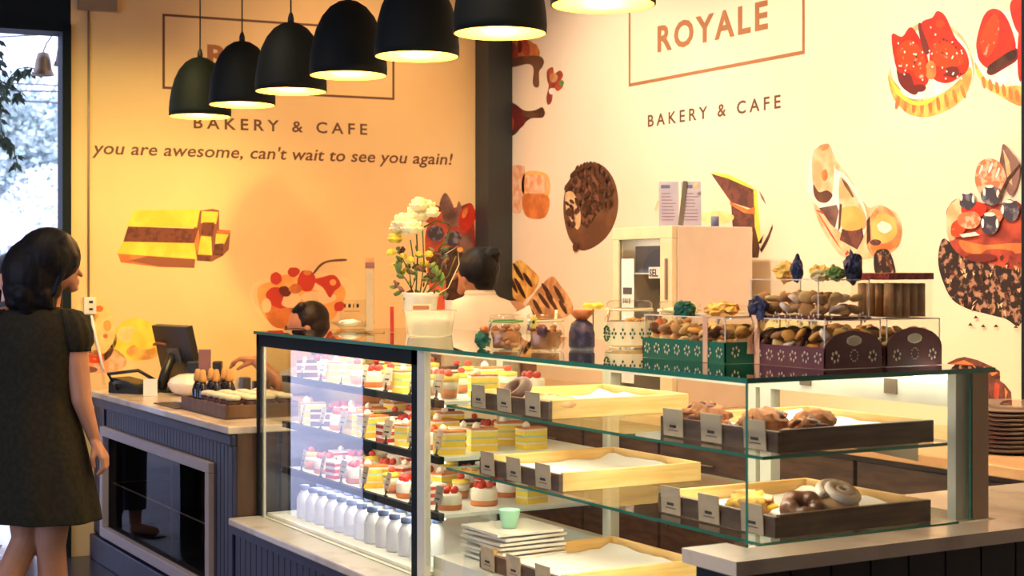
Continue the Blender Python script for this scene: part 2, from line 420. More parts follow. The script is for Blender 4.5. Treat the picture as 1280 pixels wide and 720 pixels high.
frame_outline('L', ((203,17),(493,40)), (.013,111), 'thin brown printed rectangle around the sign name on the yellow wall, behind the lamps', 'brown_ink')
text('ROYALE', 'L', 259,81, 437,25, 'orange_ink', 'brown word ROYALE on the yellow wall, mostly hidden by the black lamps', 1.2, .035)
text('BAKERY & CAFE', 'L', 242,160, 459,14, 'brown_ink', 'brown capitals reading BAKERY & CAFE on the yellow wall above the slogan', 1.5, .018)
text("you are awesome, can't wait to see you again!", 'L', 115,192, 566,15.5, 'brown_ink', 'slanted brown slogan starting you are awesome along the yellow wall', 1.02, .013, .18)
frame_outline('R', ((786,-60),(1006,-130)), (.016,108.5), 'thin brown printed rectangle around the name on the cream right wall', 'orange_ink')
text('ROYALE', 'R', 822,64.5, 960,31, 'orange_ink', 'brown word ROYALE inside the frame on the cream right wall', 1.25, .03)
text('BAKERY & CAFE', 'R', 810,158.5, 976,14.5, 'brown_ink', 'brown capitals reading BAKERY & CAFE on the cream right wall below the frame', 1.5, .016)

# left wall prints
decal('L', 'wall print of yellow and brown layered cake slices on the yellow wall', [
    ('crust_dark', [(246,264),(266,261),(274,263),(274,287),(288,288),(286,312),(278,320),(265,327),(246,326),(240,300)], 0),
    ('orange_glaze', [(147,317),(151,328),(200,334),(243,335),(245,318),(150,310)], 0),
    ('crust_dark', [(160,326),(200,333),(243,335),(244,321),(190,319)], 0),
    ('sponge', [(168,263),(250,262),(246,284),(158,283)], 0), ('sponge', [(154,302),(243,303),(246,324),(146,317)], 0),
    ('crumb', [(160,283),(248,286),(243,304),(154,302)], 0), ('orange_glaze', [(248,286),(250,306),(246,316),(243,303)], 0),
    ('sponge', [(252,264),(273,265),(270,280),(251,279)], 0), ('crumb', [(253,278),(268,278),(266,295),(251,293)], 0), ('sponge', [(251,295),(264,296),(265,319),(247,318)], 0),
    ('crumb', [(247,319),(263,320),(263,327),(247,325)], 0),
    ('sponge', [(270,292),(286,293),(280,305),(269,305)], 0), ('crumb', [(268,305),(279,304),(279,320),(266,319)], 0), ('orange_glaze', [(271,288),(288,288),(287,292),(271,292)], 0)])
decal('L', 'wall print of a glass bowl of peach and cherry fruit salad on the yellow wall', [
    ('peach_pale', [(313,365),(320,352),(345,345),(385,338),(420,344),(440,352),(446,368),(440,384),(425,400),(395,412),(360,414),(335,404),(318,385)]),
    ('yellow_wall', [(315.5,366),(323,356),(336,352),(330,372),(326,385),(318,380)]),
    ('peach', [(322,362),(340,352),(380,346),(420,352),(432,366),(424,386),(410,404),(372,414),(345,408),(328,392)]),
    ('orange_glaze', blob(352,388,22,22)), ('cherry', blob(348,372,16,12,30)), ('orange_glaze', [(335,398),(352,402),(362,412),(342,408)]), ('peach_pale', blob(333,382,6,9)), ('peach_pale', blob(364,376,12,9,-10)),
    ('peach', blob(362,352,14,8,20)), ('peach_pale', blob(398,372,22,8)), ('peach_pale', blob(403,358,14,7,5)), ('cherry', [(392,351),(404,346),(418,344),(426,356),(418,364),(412,372),(404,360)]), ('peach', blob(416,353,4,4)),
    ('cherry', blob(345,348,7,8)), ('cherry', blob(367,340,7.5,6)), ('cherry', blob(383,351,11,14)), ('orange_glaze', blob(384,341,5,3)), ('dark_red', blob(356,364,8,6,30)), ('orange_glaze', blob(369,361,8,6)), ('cherry', blob(424,383,7,6,-30)),
    ('brown_ink', [(391,341),(400,330),(412,325),(431,323.5),(432,326),(412,327.5),(402,332),(393,342)])])
decal('L', 'wall print of berries and chocolate leaves behind the flowers beside the dark pilaster', [
    ('jelly', [(532,290),(545,268),(560,262),(575,258),(590,255),(593,280),(593,372),(560,375),(540,360),(533,330)]),
    ('choc', [(540,318),(593,315),(593,380),(548,378)]), ('leaf_brown', [(549,260),(556,241),(566,256),(571,280),(560,282)]), ('leaf_brown', [(568,275),(573,252),(577,262),(575,285)]),
    ('jelly', blob(540,268,13,12)), ('dark_red', blob(543,262,8,6)), ('red_glaze', blob(584,272,10,16,20)), ('orange_glaze', blob(581,266,3,7,20)), ('berry', blob(545,292,10,10)), ('berry', blob(566,298,11,10)), ('leaf_brown', blob(583,306,8,12)), ('berry', blob(556,318,8,6)), ('peach', blob(575,312,4,3))])
decal('L', 'wall print of a pale cookie with orange chips beside the wall socket', [
    ('choc', blob(120,428,26,26)), ('sponge_pale', blob(116,410,28,36)), ('orange_glaze', blob(124,386,5,4)), ('peach', blob(134,407,5,7)), ('orange_glaze', blob(110,420,5,5)), ('peach', blob(120,395,4,3)), ('orange_glaze', blob(132,420,3,3))])
decal('L', 'wall print of an orange speckled macaron low on the yellow wall behind the card terminal', [('pink_cookie', blob(128,449,30,17,8)), ('red_spec', blob(118,446,12,8)), ('crust_dark', blob(112,462,10,4))])
decal('L', 'wall print of a round yellow crumbly cake behind the monitor', [('sponge', blob(171,425,32,27,0,24,.04)), ('sponge_pale', blob(160,418,14,10)), ('tart_crust', blob(178,440,20,10)), ('sponge', blob(182,422,18,14))])
decal('L', 'wall print of a green striped glazed bonbon to the right of the monitor', [
    ('green_stripe', [(208,418),(222,415),(236,424),(243,440),(238,455),(222,462),(206,456)]),
    ('yellow_line', [(208,428),(228,418),(230,420),(208,431)], 0), ('yellow_line', [(208,438),(237,425),(238,428),(208,442)], 0), ('yellow_line', [(208,450),(242,435),(243,439),(210,454)], 0), ('sponge_pale', [(210,458),(242,444),(241,449),(216,461)], 0)])

# right wall prints
decal('R', 'wall print of strawberries in dripping chocolate by the dark pilaster', [
    ('orange_glaze', [(626,78),(626,58),(636,56),(642,50),(652,47),(664,52),(674,62),(673,72),(660,78),(640,82)]),
    ('choc2', [(626,70),(640,72),(655,70),(674,70),(680,76),(678,84),(674,90),(674,107),(669,109),(666,103),(667,86),(660,80),(640,84),(626,80)]),
    ('jelly', blob(642,63,6,10,-20)), ('jelly', blob(657,60,5,11,-10)), ('orange_glaze', blob(668,62,5,7)), ('dark_red', blob(650,58,3,8)), ('red_glaze', blob(631,68,4,8))])
decal('R', 'wall print of a small red topping fragment beside the dripping strawberries', [
    ('jelly', [(684,88),(691,84),(693,92),(700,88),(704,94),(700,104),(704,108),(697,114),(692,110),(690,126),(685,131),(683,122),(686,108),(684,100)]), ('pastry', blob(692,97,5,6)), ('cream', blob(690,114,4,4)), ('leaf_green', blob(702,104,3,4))])
decal('R', 'wall print of a chocolate dipped strawberry lying on its side', [
    ('choc', [(626,128),(642,129),(655,138),(668,138),(678,134),(681,141),(678,147),(664,148),(654,156),(644,168),(632,172),(626,172)]), ('dark_red', blob(642,148,16,14,-20)), ('jelly', blob(634,150,8,14,-20)), ('orange_glaze', blob(632,151,4,9,-20)), ('choc2', blob(662,143,10,4,10))])
decal('R', 'wall print of a pale orange sugar cube by the pilaster', [('pink_cookie', [(636,210),(652,207),(656,214),(653,262),(640,264),(636,240)])])
decal('R', 'wall print of an orange jelly block above the pilaster prints', [
    ('peach', [(656,216),(684,218),(685,246),(655,244)]), ('orange_glaze', [(655,243),(685,245),(684,268),(672,274),(656,268)]), ('pink_cookie', [(658,220),(682,221),(682,240),(658,240)])])
spr = []
for k in range(46):
    a = random.random()*2*PI; rr = math.sqrt(random.random()); x = 733+25*rr*math.cos(a); y = 240+32*rr*math.sin(a)
    spr.append(('choc', blob(x, y, 2.2, 4.2, random.uniform(-40,40), 8)))
for k in range(16): spr.append(('choc', blob(709+random.random()*16, 245+random.random()*38, 2, 3.5, random.uniform(-50,50), 8)))
for k in range(14): t = k/13; spr.append(('choc', blob(722+36*t, 212-6*math.sin(t*PI)+(12 if t > .8 else 0)*t, 1.6, 4.5, random.uniform(-20,20), 8)))
for k in range(10): spr.append(('choc', blob(756+random.random()*12, 228+random.random()*30, 1.8, 4, random.uniform(-40,10), 8)))
decal('R', 'wall print of an upright chocolate doughnut with dark sprinkles', [
    ('choc2', [(740,203),(756,209),(768,226),(773,250),(770,274),(760,294),(744,308),(726,313),(712,298),(705,272),(705,246),(711,226),(724,210)]),
    ('choc_spec', [(740,205),(757,214),(766,234),(760,252),(745,270),(735,285),(725,278),(718,262),(712,240),(722,215)]),
    ('pastry_soft', [(707,242),(716,240),(724,256),(726,276),(722,287),(714,276),(708,262)])]+spr+[('choc', blob(721,309,3,6))])
sa = [('tart_crust', [(626,326),(636,320),(640,330),(650,325),(664,336),(674,348),(668,364),(656,376),(645,392),(626,394)])]
sb = [('pastry', [(662,376),(674,360),(690,345),(700,356),(712,372),(716,388),(700,398),(652,396)])]
for x, y, l, a in ((634,340,12,60),(640,352,16,65),(648,340,13,60),(650,360,15,62),(660,350,11,58),(640,374,12,70),(632,378,8,70),(630,356,8,60),(646,380,8,60)): sa.append(('choc', blob(x,y,l,2.6,a,10)))
for x, y, l, a in ((672,384,12,60),(684,364,12,56),(690,378,15,58),(699,368,13,60),(704,384,10,60),(664,390,6,50),(680,376,12,55)): sb.append(('choc', blob(x,y,l,2.6,a,10)))
decal('R', 'wall print of a chocolate striped biscuit touching the dark pilaster', sa)
decal('R', 'wall print of a chocolate striped biscuit farther from the dark pilaster', sb)
decal('R', 'wall print of a chocolate cake wedge with yellow crust rising behind the cabinet', [
    ('sponge', [(888,215),(910,218),(932,228),(946,238),(948,260),(951,300),(946,318),(942,300),(942,244),(916,232)], 0),
    ('crumb', [(889,217),(910,223),(942,237),(943,262),(914,253),(902,236)], 0), ('crumb', [(914,255),(943,265),(944,290),(916,286)], 0), ('orange_glaze', [(912,252),(935,262),(944,258),(944,268),(930,266),(913,256)], 0),
    ('sponge_pale', blob(896,272,22,8)), ('choc', [(941,286),(944,284),(950,310),(948,322),(940,322)], 0), ('choc', [(950,312),(960,294),(966,280),(966,286),(960,302),(952,316)], 0), ('choc', [(947,305),(953,296),(955,292),(952,304)], 0), ('leaf_brown', [(949,238),(955,247),(958,256),(952,248)], 0),
    ('pastry_soft', [(818,262),(823,250),(824,252),(821,264)], 0)])
decal('R', 'wall print of torn flaky pastry with dark filling above the gift boxes', [
    ('pastry_soft', [(1013,204),(1020,184),(1036,178),(1045,200),(1062,222),(1084,258),(1100,256),(1122,268),(1128,292),(1120,312),(1094,322),(1062,324),(1040,306),(1018,262)]),
    ('cream', [(1012,200),(1018,186),(1030,178),(1040,184),(1044,210),(1058,220),(1078,250),(1084,280),(1074,300),(1050,290),(1026,262),(1010,240)]),
    ('pastry_soft', [(1016,192),(1026,182),(1036,180),(1042,196),(1042,232),(1034,250),(1022,246),(1016,226)]), ('pastry', [(1024,182),(1036,180),(1035,186),(1024,190)]), ('orange_glaze', blob(1031,219,4,7)), ('choc2', [(1017,230),(1024,240),(1034,238),(1041,244),(1034,253),(1024,252),(1018,244)]),
    ('leaf_brown', [(1024,260),(1046,256),(1049,264),(1044,285),(1034,276)], 0), ('pastry_soft', [(1019,258),(1024,262),(1064,318),(1058,322),(1046,314),(1026,282)]), ('cherry', [(1020,262),(1028,264),(1062,316),(1058,320),(1040,296)], 0),('pastry_soft', [(1022,264),(1030,268),(1060,312),(1056,318),(1040,292)], 0),
    ('pastry_soft', [(1050,222),(1062,232),(1076,256),(1084,276),(1078,288),(1054,286),(1050,262)]), ('crumb', [(1053,286),(1078,284),(1080,296),(1072,312),(1050,300)], 0), ('peach', [(1052,262),(1070,258),(1080,270),(1076,286),(1054,286)]), ('choc2', [(1052,222),(1060,230),(1068,246),(1066,247),(1056,232)], 0), ('choc2', [(1050,254),(1053,256),(1051,284),(1048,290)], 0),
    ('pastry', [(1086,280),(1094,262),(1106,258),(1120,270),(1127,290),(1122,306),(1106,316),(1092,320),(1084,306)]), ('peach', [(1090,282),(1100,266),(1116,272),(1122,290),(1112,302),(1094,300)]), ('cream', blob(1106,284,9,7,20)), ('orange_glaze', [(1090,306),(1110,304),(1124,298),(1122,308),(1106,314),(1094,318)]), ('crumb', blob(1095,303,7,4)),
    ('choc', [(1084,276),(1088,270),(1089,300),(1084,306)], 0), ('flake', [(1094,316),(1110,312),(1118,330),(1118,344),(1096,344)]), ('choc', [(1106,320),(1110,320),(1117,336),(1115,340)], 0)])
def tart(cx, dx=0):
    ly = []
    f = lambda p: [(x+dx, y) for x, y in p]
    ly.append(('pastry_soft', f([(1110,98),(1113,84),(1122,58),(1140,34),(1166,26),(1190,34),(1206,50),(1217,78),(1216,100),(1200,128),(1170,144),(1145,145),(1120,128)])))
    ly.append(('cream', f([(1114,88),(1120,60),(1140,40),(1180,36),(1204,52),(1215,80),(1212,110),(1180,122),(1130,118)])))
    ly.append(('tart_crust', f([(1111,95),(1118,102),(1135,120),(1150,126),(1175,118),(1195,104),(1212,84),(1215,96),(1208,116),(1190,134),(1165,145),(1148,146),(1132,140),(1118,124),(1112,108)])))
    for k in range(9):
        t = k/8; x = 1122+82*t; y = 128+12*math.sin(t*PI)-14*t; ly.append(('orange_glaze', f(blob(x,y,2.4,9,12-30*t,8))))
    ly += [('sponge', f([(1112,96),(1118,104),(1134,122),(1150,127),(1172,120),(1160,130),(1142,131),(1122,118)])), ('cream', f([(1126,112),(1140,106),(1160,98),(1186,104),(1170,118),(1146,124),(1132,120)]))]
    ly += [('dark_red', f([(1122,80),(1136,76),(1150,100),(1146,118),(1134,114),(1124,102)])), ('red_glaze', f([(1115,44),(1128,46),(1140,34),(1156,60),(1162,84),(1160,104),(1146,112),(1138,92),(1122,88)])), ('red_spec', f([(1122,60),(1140,50),(1156,70),(1156,86),(1140,88),(1126,80)])),
           ('dark_red', f([(1148,32),(1154,32),(1162,60),(1160,68),(1154,62)])), ('red_glaze', f([(1152,30),(1166,22),(1172,14),(1182,20),(1194,46),(1208,64),(1211,84),(1200,96),(1182,104),(1164,94),(1162,60)])),
           ('red_spec', f([(1168,56),(1184,52),(1202,68),(1204,80),(1186,84),(1168,80)])), ('red_spec', f(blob(1176,30,6,5))), ('dark_red', f(blob(1191,90,9,7))), ('orange_glaze', f(blob(1164,88,7,12))), ('red_spec', f(blob(1151,88,8,11))), ('dark_red', f(blob(1150,110,8,5)))]
    for k in range(60):
        x, y = 1122+random.random()*84, 34+random.random()*66
        if (x < 1160 and y > 48+abs(x-1132)*.5) or (x >= 1162 and y > 26+(x-1170)*.9): ly.append(('cream' if k % 3 else 'dark_red', f(blob(x,y,1.1,1.5,random.uniform(-40,40),6)), 0))
    return ly
decal('R', 'wall print of a whole strawberry tart high on the cream wall', tart(0))
QX = 1277.5
def clip(pts): return [(min(x, QX), y) for x, y in pts]
tr2 = [('tart_crust', [(1219,78),(1230,96),(1250,110),(QX,112),(QX,131),(1268,130),(1250,120),(1234,110),(1222,94)]),
       ('cream', [(1219,74),(1224,50),(1240,22),(1262,14),(QX,20),(QX,112),(1250,110),(1232,98)]),
       ('tart_crust', [(1220,80),(1232,98),(1250,108),(QX,108),(QX,128),(1250,119),(1232,108)])]
for k in range(6): tr2.append(('orange_glaze', blob(1230+8.4*k, 103+3.4*k, 2.6, 8, -8, 8)))
tr2 += [('dark_red', [(1234,88),(1250,76),(1270,60),(1272,74),(1258,84),(1240,94)]), ('red_glaze', [(1222,46),(1230,20),(1241,11),(1254,16),(1264,34),(1270,60),(1256,70),(1240,86),(1226,78),(1221,62)]),
        ('red_spec', [(1226,50),(1234,28),(1244,18),(1250,30),(1244,60),(1232,72)]), ('choc', [(1235,84),(1250,72),(1268,62),(1270,72),(1254,82),(1240,92)]), ('red_glaze', [(1263,12),(1266,0),(QX,0),(QX,40),(1270,36)]), ('red_glaze', [(1273,50),(QX,32),(QX,98),(1273,92)])]
decal('R', 'wall print of a strawberry tart cut off by the right end of the wall', [(m, clip(p)) if True else 0 for m, p in [(l[0], l[1]) for l in tr2]])
ck = [('flake', [(1174,310),(1180,298),(1195,306),(1240,312),(QX,308),(QX,402),(1256,398),(1232,392),(1210,386),(1190,374),(1178,350),(1173,330)]),
      ('jelly', [(1183,272),(1186,258),(1200,248),(1240,256),(QX,256),(QX,332),(1240,330),(1206,322),(1188,304)]),
      ('pastry_soft', [(1183,272),(1188,256),(1204,246),(1214,256),(1204,284),(1192,300),(1185,296)]), ('orange_glaze', [(1200,300),(1230,306),(QX,304),(QX,316),(1230,318),(1206,314)]), ('jelly', blob(1248,318,22,7))]
for k in range(70):
    x = 1177+random.random()*98; y = 318+random.random()*74
    if y < 318+(x-1177)*.0 or y > 350+(x-1170)*.9: continue
    ck.append(('choc' if k % 3 else 'pastry_soft', [(x,y),(min(QX,x+random.uniform(2,6)),y+random.uniform(-4,4)),(min(QX,x+random.uniform(-1,4)),y+random.uniform(3,8))], 0))
for x, y in ((1215,407),(1231,409),(1247,409),(1272,410),(1222,398)): ck.append(('choc', [(x-3,y),(x,y-4),(x+3,y)], 0))
ck += [('red_spec', blob(1200,285,9,12,20)), ('dark_red', blob(1228,322,20,5)), ('red_glaze', blob(1220,262,16,10)), ('leaf_brown', clip([(1252,212),(1254,190),(1257,180),(1268,192),(1277,206),(1274,232),(1264,244)])), ('pastry_soft', [(1256,186),(1264,202),(1268,232),(1262,226)], 0), ('rasp', [(1221,222),(1226,204),(1240,198),(1254,206),(1260,226),(1250,240),(1232,244),(1224,236)]),
       ('rasp', blob(1214,275,15,11)), ('rasp', blob(1246,270,10,9)), ('orange_glaze', blob(1262,262,8,8)), ('berry', blob(1212,251,10,11)), ('berry', blob(1242,244,13,12)), ('berry', clip(blob(1265,263,12,13))), ('berry', blob(1240,280,12,13)), ('cream', blob(1204,247,2,4)), ('cream', blob(1219,249,1.6,5)), ('cream', blob(1233,240,1.8,5)), ('cream', blob(1250,242,1.8,5)), ('cream', blob(1256,262,1.6,6)), ('cream', blob(1231,279,1.8,6)), ('cream', blob(1249,279,1.6,6)), ('cream', blob(1229,212,1.5,6,20)), ('cream', blob(1241,210,1.5,7,20)), ('cream', blob(1250,216,1.5,7,20)), ('cream', blob(1211,241,5,2)), ('cream', blob(1240,233,5,2)), ('cream', blob(1240,268,7,2.5)), ('cream', blob(1263,252,6,2)),
       ('cream', [(1202,293),(1222,290),(1228,294),(1206,297)], 0), ('choc', clip([(1250,246),(1262,222),(QX,205),(QX,208),(1264,226),(1254,246)]), 0)]
decal('R', 'wall print of a round berry cake coated in chocolate flakes at the right end', ck)
decal('R', 'wall print of rough chocolate bark low on the wall above the plates', [
    ('crumb', [(1184,454),(1196,448),(1206,446),(1222,450),(1240,458),(1250,464),(1250,476),(1256,480),(1264,490),(1266,512),(1232,512),(1200,500)], 0), ('orange_glaze', [(1188,455),(1205,450),(1218,456)], 0), ('orange_glaze', [(1236,462),(1248,466),(1240,470)], 0), ('jelly', [(1244,478),(1250,480),(1248,500),(1242,496)], 0), ('choc', [(1232,482),(1242,500),(1262,506),(1262,512),(1232,512)], 0), ('choc', blob(1245,472,6,2,-10)), ('orange_glaze', [(1256,484),(1260,490),(1257,500)], 0)])

# wall socket and cable on the far wall
def onL(px, py, off=0): return P(px, py, plane=LP)+LN*off
q = onL(110,200)
o = MB().tube([onL(110.5,-6,.008), onL(110.5,372,.008)], .006, 'taupe_metal', 8).build('cable_conduit'); tag(o, 'thin brown cable conduit running down the yellow wall to the socket', 'conduit')
e = empty('wall_socket', onL(111.5,382,.0), 'white wall socket on the yellow wall behind the standing woman', 'socket')
u = LU; ang = math.atan2(LU.y, LU.x); e.rotation_euler.z = ang
MB().box((-.032,-.035,-.045), (.032,-.001,.045), 'white_ceramic', bev=.004).build('socket_plate', e)
for zz in (.02,-.018): MB().box((-.006,-.0375,zz-.006), (.014,-.033,zz+.006), 'plastic_black').build('socket_hole', e)
o = MB().tube([onL(113,394,.03), onL(118,420,.03), onL(124,445,.04), onL(127,462,.06)], .008, 'white_board', 8).build('power_cable'); tag(o, 'pale power cable hanging from the wall socket to the counter', 'cable')
o = MB().box((-.02,-.035,-.05), (.02,0,.03), 'plastic_black', bev=.006).build('power_plug', None, onL(108,400,.001), ang); tag(o, 'small black plug just below the white wall socket', 'plug')
o = MB().box((-.10,-.04,-.07), (.10,0,.07), 'taupe_metal').build('wall_bracket', None, onL(121,-2,.001), ang); tag(o, 'brown bracket box high on the yellow wall at the top edge', 'bracket')

# ================================================================ PENDANT LAMPS
def lamp():
    e = empty('pendant_lamp', (0,0,0), '', 'lamp', 'black pendant lamps in a row over the counter')
    R_, h = .150, .292
    prof = [(R_*1.0,0), (R_*1.005,.03), (R_*.985,.07), (R_*.93,.125), (R_*.83,.18), (R_*.68,.228), (R_*.48,.265), (R_*.26,.286), (R_*.10,h), (0,h+.001)]
    MB().lathe([(R_-.004,0)]+prof, (0,0,0), 'shade_black', 48).build('lamp_shade', e)
    inn = [(R_-.004,0)]+[(max(r-.005,0), max(z-.004,.001)) for r, z in prof]
    MB().lathe(inn, (0,0,0), 'shade_gold', 48).build('shade_lining', e)
    MB().lathe([(0,.29),(.013,.29),(.013,.31),(.009,.325),(.004,.335),(0,.335)], (0,0,0), 'cord', 16).build('cord_grip', e)
    MB().tube([(0,0,.33),(0,0,CEIL-2.262-.03)], .0035, 'cord', 8).build('cord', e)
    MB().lathe([(0,CEIL-2.262-.03),(.05,CEIL-2.262-.03),(.05,CEIL-2.262),(0,CEIL-2.262)], (0,0,0), 'shade_black', 24).build('ceiling_rose', e)
    MB().lathe([(0,.20),(.02,.20),(.02,.28),(0,.28)], (0,0,0), 'cord', 16).build('socket', e)
    MB().ball((0,0,.135), (.055,.055,.062), 'bulb', 3).build('bulb', e)
    return e
lp = lamp()
lab = ['smallest looking black dome lamp, farthest and leftmost of the row', 'black dome lamp second from the left, overlapping the leftmost one', 'black dome lamp third from the left end of the row',
       'middle black dome lamp of the seven, fourth from the left', 'black dome lamp fifth from the left, its top cut by the frame', 'black dome lamp in front of the dark pilaster, second nearest', 'nearest black dome lamp, only its glowing rim in view at the top']
for k in range(7):
    o = lp if k == 0 else copy_tree(lp)
    o.location = (2.385, 7.235-.6*k, 2.262); o['label'] = lab[k]
    ld = bpy.data.lights.new('pendant_light', 'POINT'); ld.energy = 9; ld.color = (1,.66,.34); ld.shadow_soft_size = .05
    lo = bpy.data.objects.new('pendant_light', ld); C.objects.link(lo); lo.location = (2.385, 7.235-.6*k, 2.262+.03)

# ================================================================ COUNTERS
XK, XC = 2.055, 2.16
CY0, CY1, CD = 2.70, 5.83, 4.37            # case: near end, far end, divider
CX1 = 2.92; ZT = 1.262; ZL = .52
def beads(b, axis, plane, a0, a1, z0, z1, m, step=.045, th=.012, sgn=-1):
    n = max(1, int(round((a1-a0)/step))); st = (a1-a0)/n
    for k in range(n):
        lo, hi = a0+k*st+.003, a0+(k+1)*st-.003
        if axis == 'y': b.box((plane+sgn*th, lo, z0), (plane, hi, z1), m)
        else: b.box((lo, plane+sgn*th, z0), (hi, plane, z1), m)
FY0, FY1, FZ0, FZ1 = 6.13, 7.75, .20, .665
e = empty('order_counter', (0,0,0), 'navy beadboard order counter with pale stone top under the monitor', 'counter')
b = MB()
X0 = XK+.02
b.box((X0+.4,5.832,.0),(2.62,8.02,.85),'dark_wood'); b.box((X0,5.832,0),(X0+.4,FY0,.85),'navy_panel'); b.box((X0,FY1,0),(X0+.4,8.02,.85),'navy_panel')
b.box((X0,FY0,0),(X0+.4,FY1,FZ0),'navy_panel'); b.box((X0,FY0,FZ1),(X0+.4,FY1,.85),'navy_panel')
b.build('carcass', e)
b = MB(); beads(b,'y',X0,5.86,FY0-.04,.14,.80,'navy_panel'); beads(b,'y',X0,FY0-.04,FY1,FZ1+.05,.80,'navy_panel'); beads(b,'y',X0,FY0-.04,8.0,.14,FZ0-.05,'navy_panel'); beads(b,'y',X0,FY1+.05,8.0,.14,.80,'navy_panel')
b.build('beadboard', e)
b = MB(); b.box((X0-.03,5.83,0),(X0,8.02,.13),'navy_panel',bev=.006); b.box((X0-.026,5.83,.80),(X0,8.02,.848),'navy_panel',bev=.008); b.box((X0-.02,5.83,.13),(X0,5.86,.80),'navy_panel',bev=.004)
b.build('moulding', e)
b = MB(); w = .05
b.box((X0-.035,FY0-w,FZ0-w),(X0-.001,FY1+w,FZ0),'frame_grey',bev=.003); b.box((X0-.035,FY0-w,FZ1),(X0-.001,FY1+w,FZ1+w-.005),'frame_grey',bev=.003)
b.box((X0-.035,FY0-w,FZ0),(X0-.001,FY0,FZ1),'frame_grey',bev=.003); b.box((X0-.035,FY1,FZ0),(X0-.001,FY1+w,FZ1),'frame_grey',bev=.003)
b.build('display_frame', e)
MB().edge_box((X0+.02,FY0+.002,.42),(X0+.38,FY1-.002,.428),'smoke_glass','cream_metal',2).build('glass_shelf', e)
MB().box((X0+.002,FY0+.002,FZ0+.002),(X0+.007,FY1-.002,FZ1-.002),'smoke_glass').build('display_glass', e)
MB().box((X0+.02,6.75,FZ0+.002),(X0+.39,6.78,FZ1-.002),'plastic_black').build('partition', e)
MB().box((X0+.002,5.831,.52),(2.16,5.8315,.85),'brown_panel').build('end_panel', e)
MB().box((XK-.02,5.826,.85),(2.64,8.02,.882),'stone',bev=.006).build('worktop', e)
# things kept in the counter's lower display
for (y0, z0, lb) in ((6.25,.43,'silver grey box on the glass shelf of the counter display'), (6.25,.203,'lilac grey box at the bottom of the counter display')):
    o = MB().box((0,0,0),(.22,.30,.12),'steel',bev=.01).build('storage_box', None, (X0+.10,y0,z0)); tag(o, lb, 'box')

# ledge base beneath the glass case
e = empty('case_base', (0,0,0), 'dark panelled plinth with stone ledge below the long glass case', 'base')
b = MB(); b.box((X0,2.77,0),(CX1,5.825,.49),'dark_panel'); b.build('carcass', e)
b = MB(); beads(b,'y',X0,2.77,5.82,.14,.455,'navy_panel',.06); b.box((X0-.026,2.77,.455),(X0,5.825,.488),'navy_panel'); b.box((X0-.03,2.77,0),(X0,5.825,.13),'navy_panel'); b.build('beadboard', e)
MB().box((XK-.02,2.77,.49),(CX1,5.825,ZL-.001),'stone',bev=.006).build('stone_ledge', e)
# half wall at the near end
e = empty('half_wall', (0,0,0), 'dark half wall with pale stone cap in front of the case end', 'half wall')
b = MB(); b.box((XK+.01,2.60,0),(3.6,2.69,.85),'dark_panel'); b.box((2.945,2.69,0),(3.6,3.1,.85),'dark_panel'); beads(b,'x',2.60,XK+.02,3.6,.02,.845,'dark_panel',.12,.008)
b.box((XK+.01,2.69,0),(2.10,2.765,.845),'dark_panel')
b.build('panelling', e)
b = MB(); b.poly([(XK-.03,2.57,.85),(3.6,2.57,.85),(3.6,3.12,.85),(2.945,3.12,.85),(2.945,2.692,.85),(2.15,2.692,.85),(2.15,2.765,.85),(XK-.03,2.765,.85)],'stone',thick=(0,0,.032)); b.build('stone_cap', e)

# back counter along the decorated wall
e = empty('back_counter', (0,0,0), 'dark wooden back counter with orange wood top along the cream wall', 'counter')
b = MB(); b.box((3.70,2.2,.08),(XW-.002,7.6,.862),'dark_wood'); b.box((3.74,2.2,0),(XW-.01,7.6,.08),'dark_panel'); b.build('carcass', e)
for k in range(9):
    y = 2.25+k*.59; 
    dr = MB().box((3.682,y,.62),(3.699,y+.57,.84),'dark_wood',bev=.003).build('drawer', e); MB().tube([(3.672,y+.2,.73),(3.665,y+.21,.73),(3.665,y+.36,.73),(3.672,y+.37,.73)],.005,'brass',6).build('handle', dr)
    dr = MB().box((3.682,y,.10),(3.699,y+.57,.60),'dark_wood',bev=.003).build('cupboard_door', e); MB().tube([(3.672,y+.5,.45),(3.665,y+.5,.46),(3.665,y+.5,.55),(3.672,y+.5,.56)],.005,'brass',6).build('handle', dr)
MB().box((3.655,2.2,.862),(XW-.001,7.6,.90),'wood_top',bev=.004).build('worktop', e)

# ================================================================ GLASS CASE
e = empty('display_case', (0,0,0), 'long lit glass display case of cakes and breads on the counter', 'display case')
G = 'front_glass'; DE = 'glass_edge'
MB().edge_box((XC,CY0+.008,ZL),(XC+.008,CD,ZT-.012),G,DE,0).build('front_pane', e)
MB().edge_box((XC,CD+.02,ZL),(XC+.008,CY1-.01,ZT-.012),G,DE,0).build('front_pane', e)
MB().edge_box((XC,CY0,.885),(CX1-.06,CY0+.008,ZT-.012),'glass',DE,1).build('end_pane', e)
MB().edge_box((XC+.012,CY1-.01,ZL),(CX1-.02,CY1-.002,ZT-.012),'glass',DE,1).build('end_pane', e)
MB().edge_box((XC+.012,CD-.004,ZL),(CX1-.02,CD+.004,ZT-.014),'glass',DE,1).build('divider_pane', e)
MB().edge_box((XC-.012,CY0-.012,ZT-.012),(CX1+.012,CY1+.012,ZT),'top_glass',DE,2).build('top_pane', e)
b = MB(); b.box((XC-.004,CD+.002,ZL),(XC+.02,CD+.04,ZT-.013),'dark_frame'); b.box((XC-.004,CY1-.022,ZL),(XC+.02,CY1,ZT-.013),'dark_frame'); b.box((XC-.004,CD,ZT-.06),(XC+.014,CY1,ZT-.013),'dark_frame'); b.build('dark_trim', e)
MB().box((XC-.003,CD-.050,ZL),(XC+.02,CD+.001,ZT-.013),'cream_metal').build('pale_post', e)
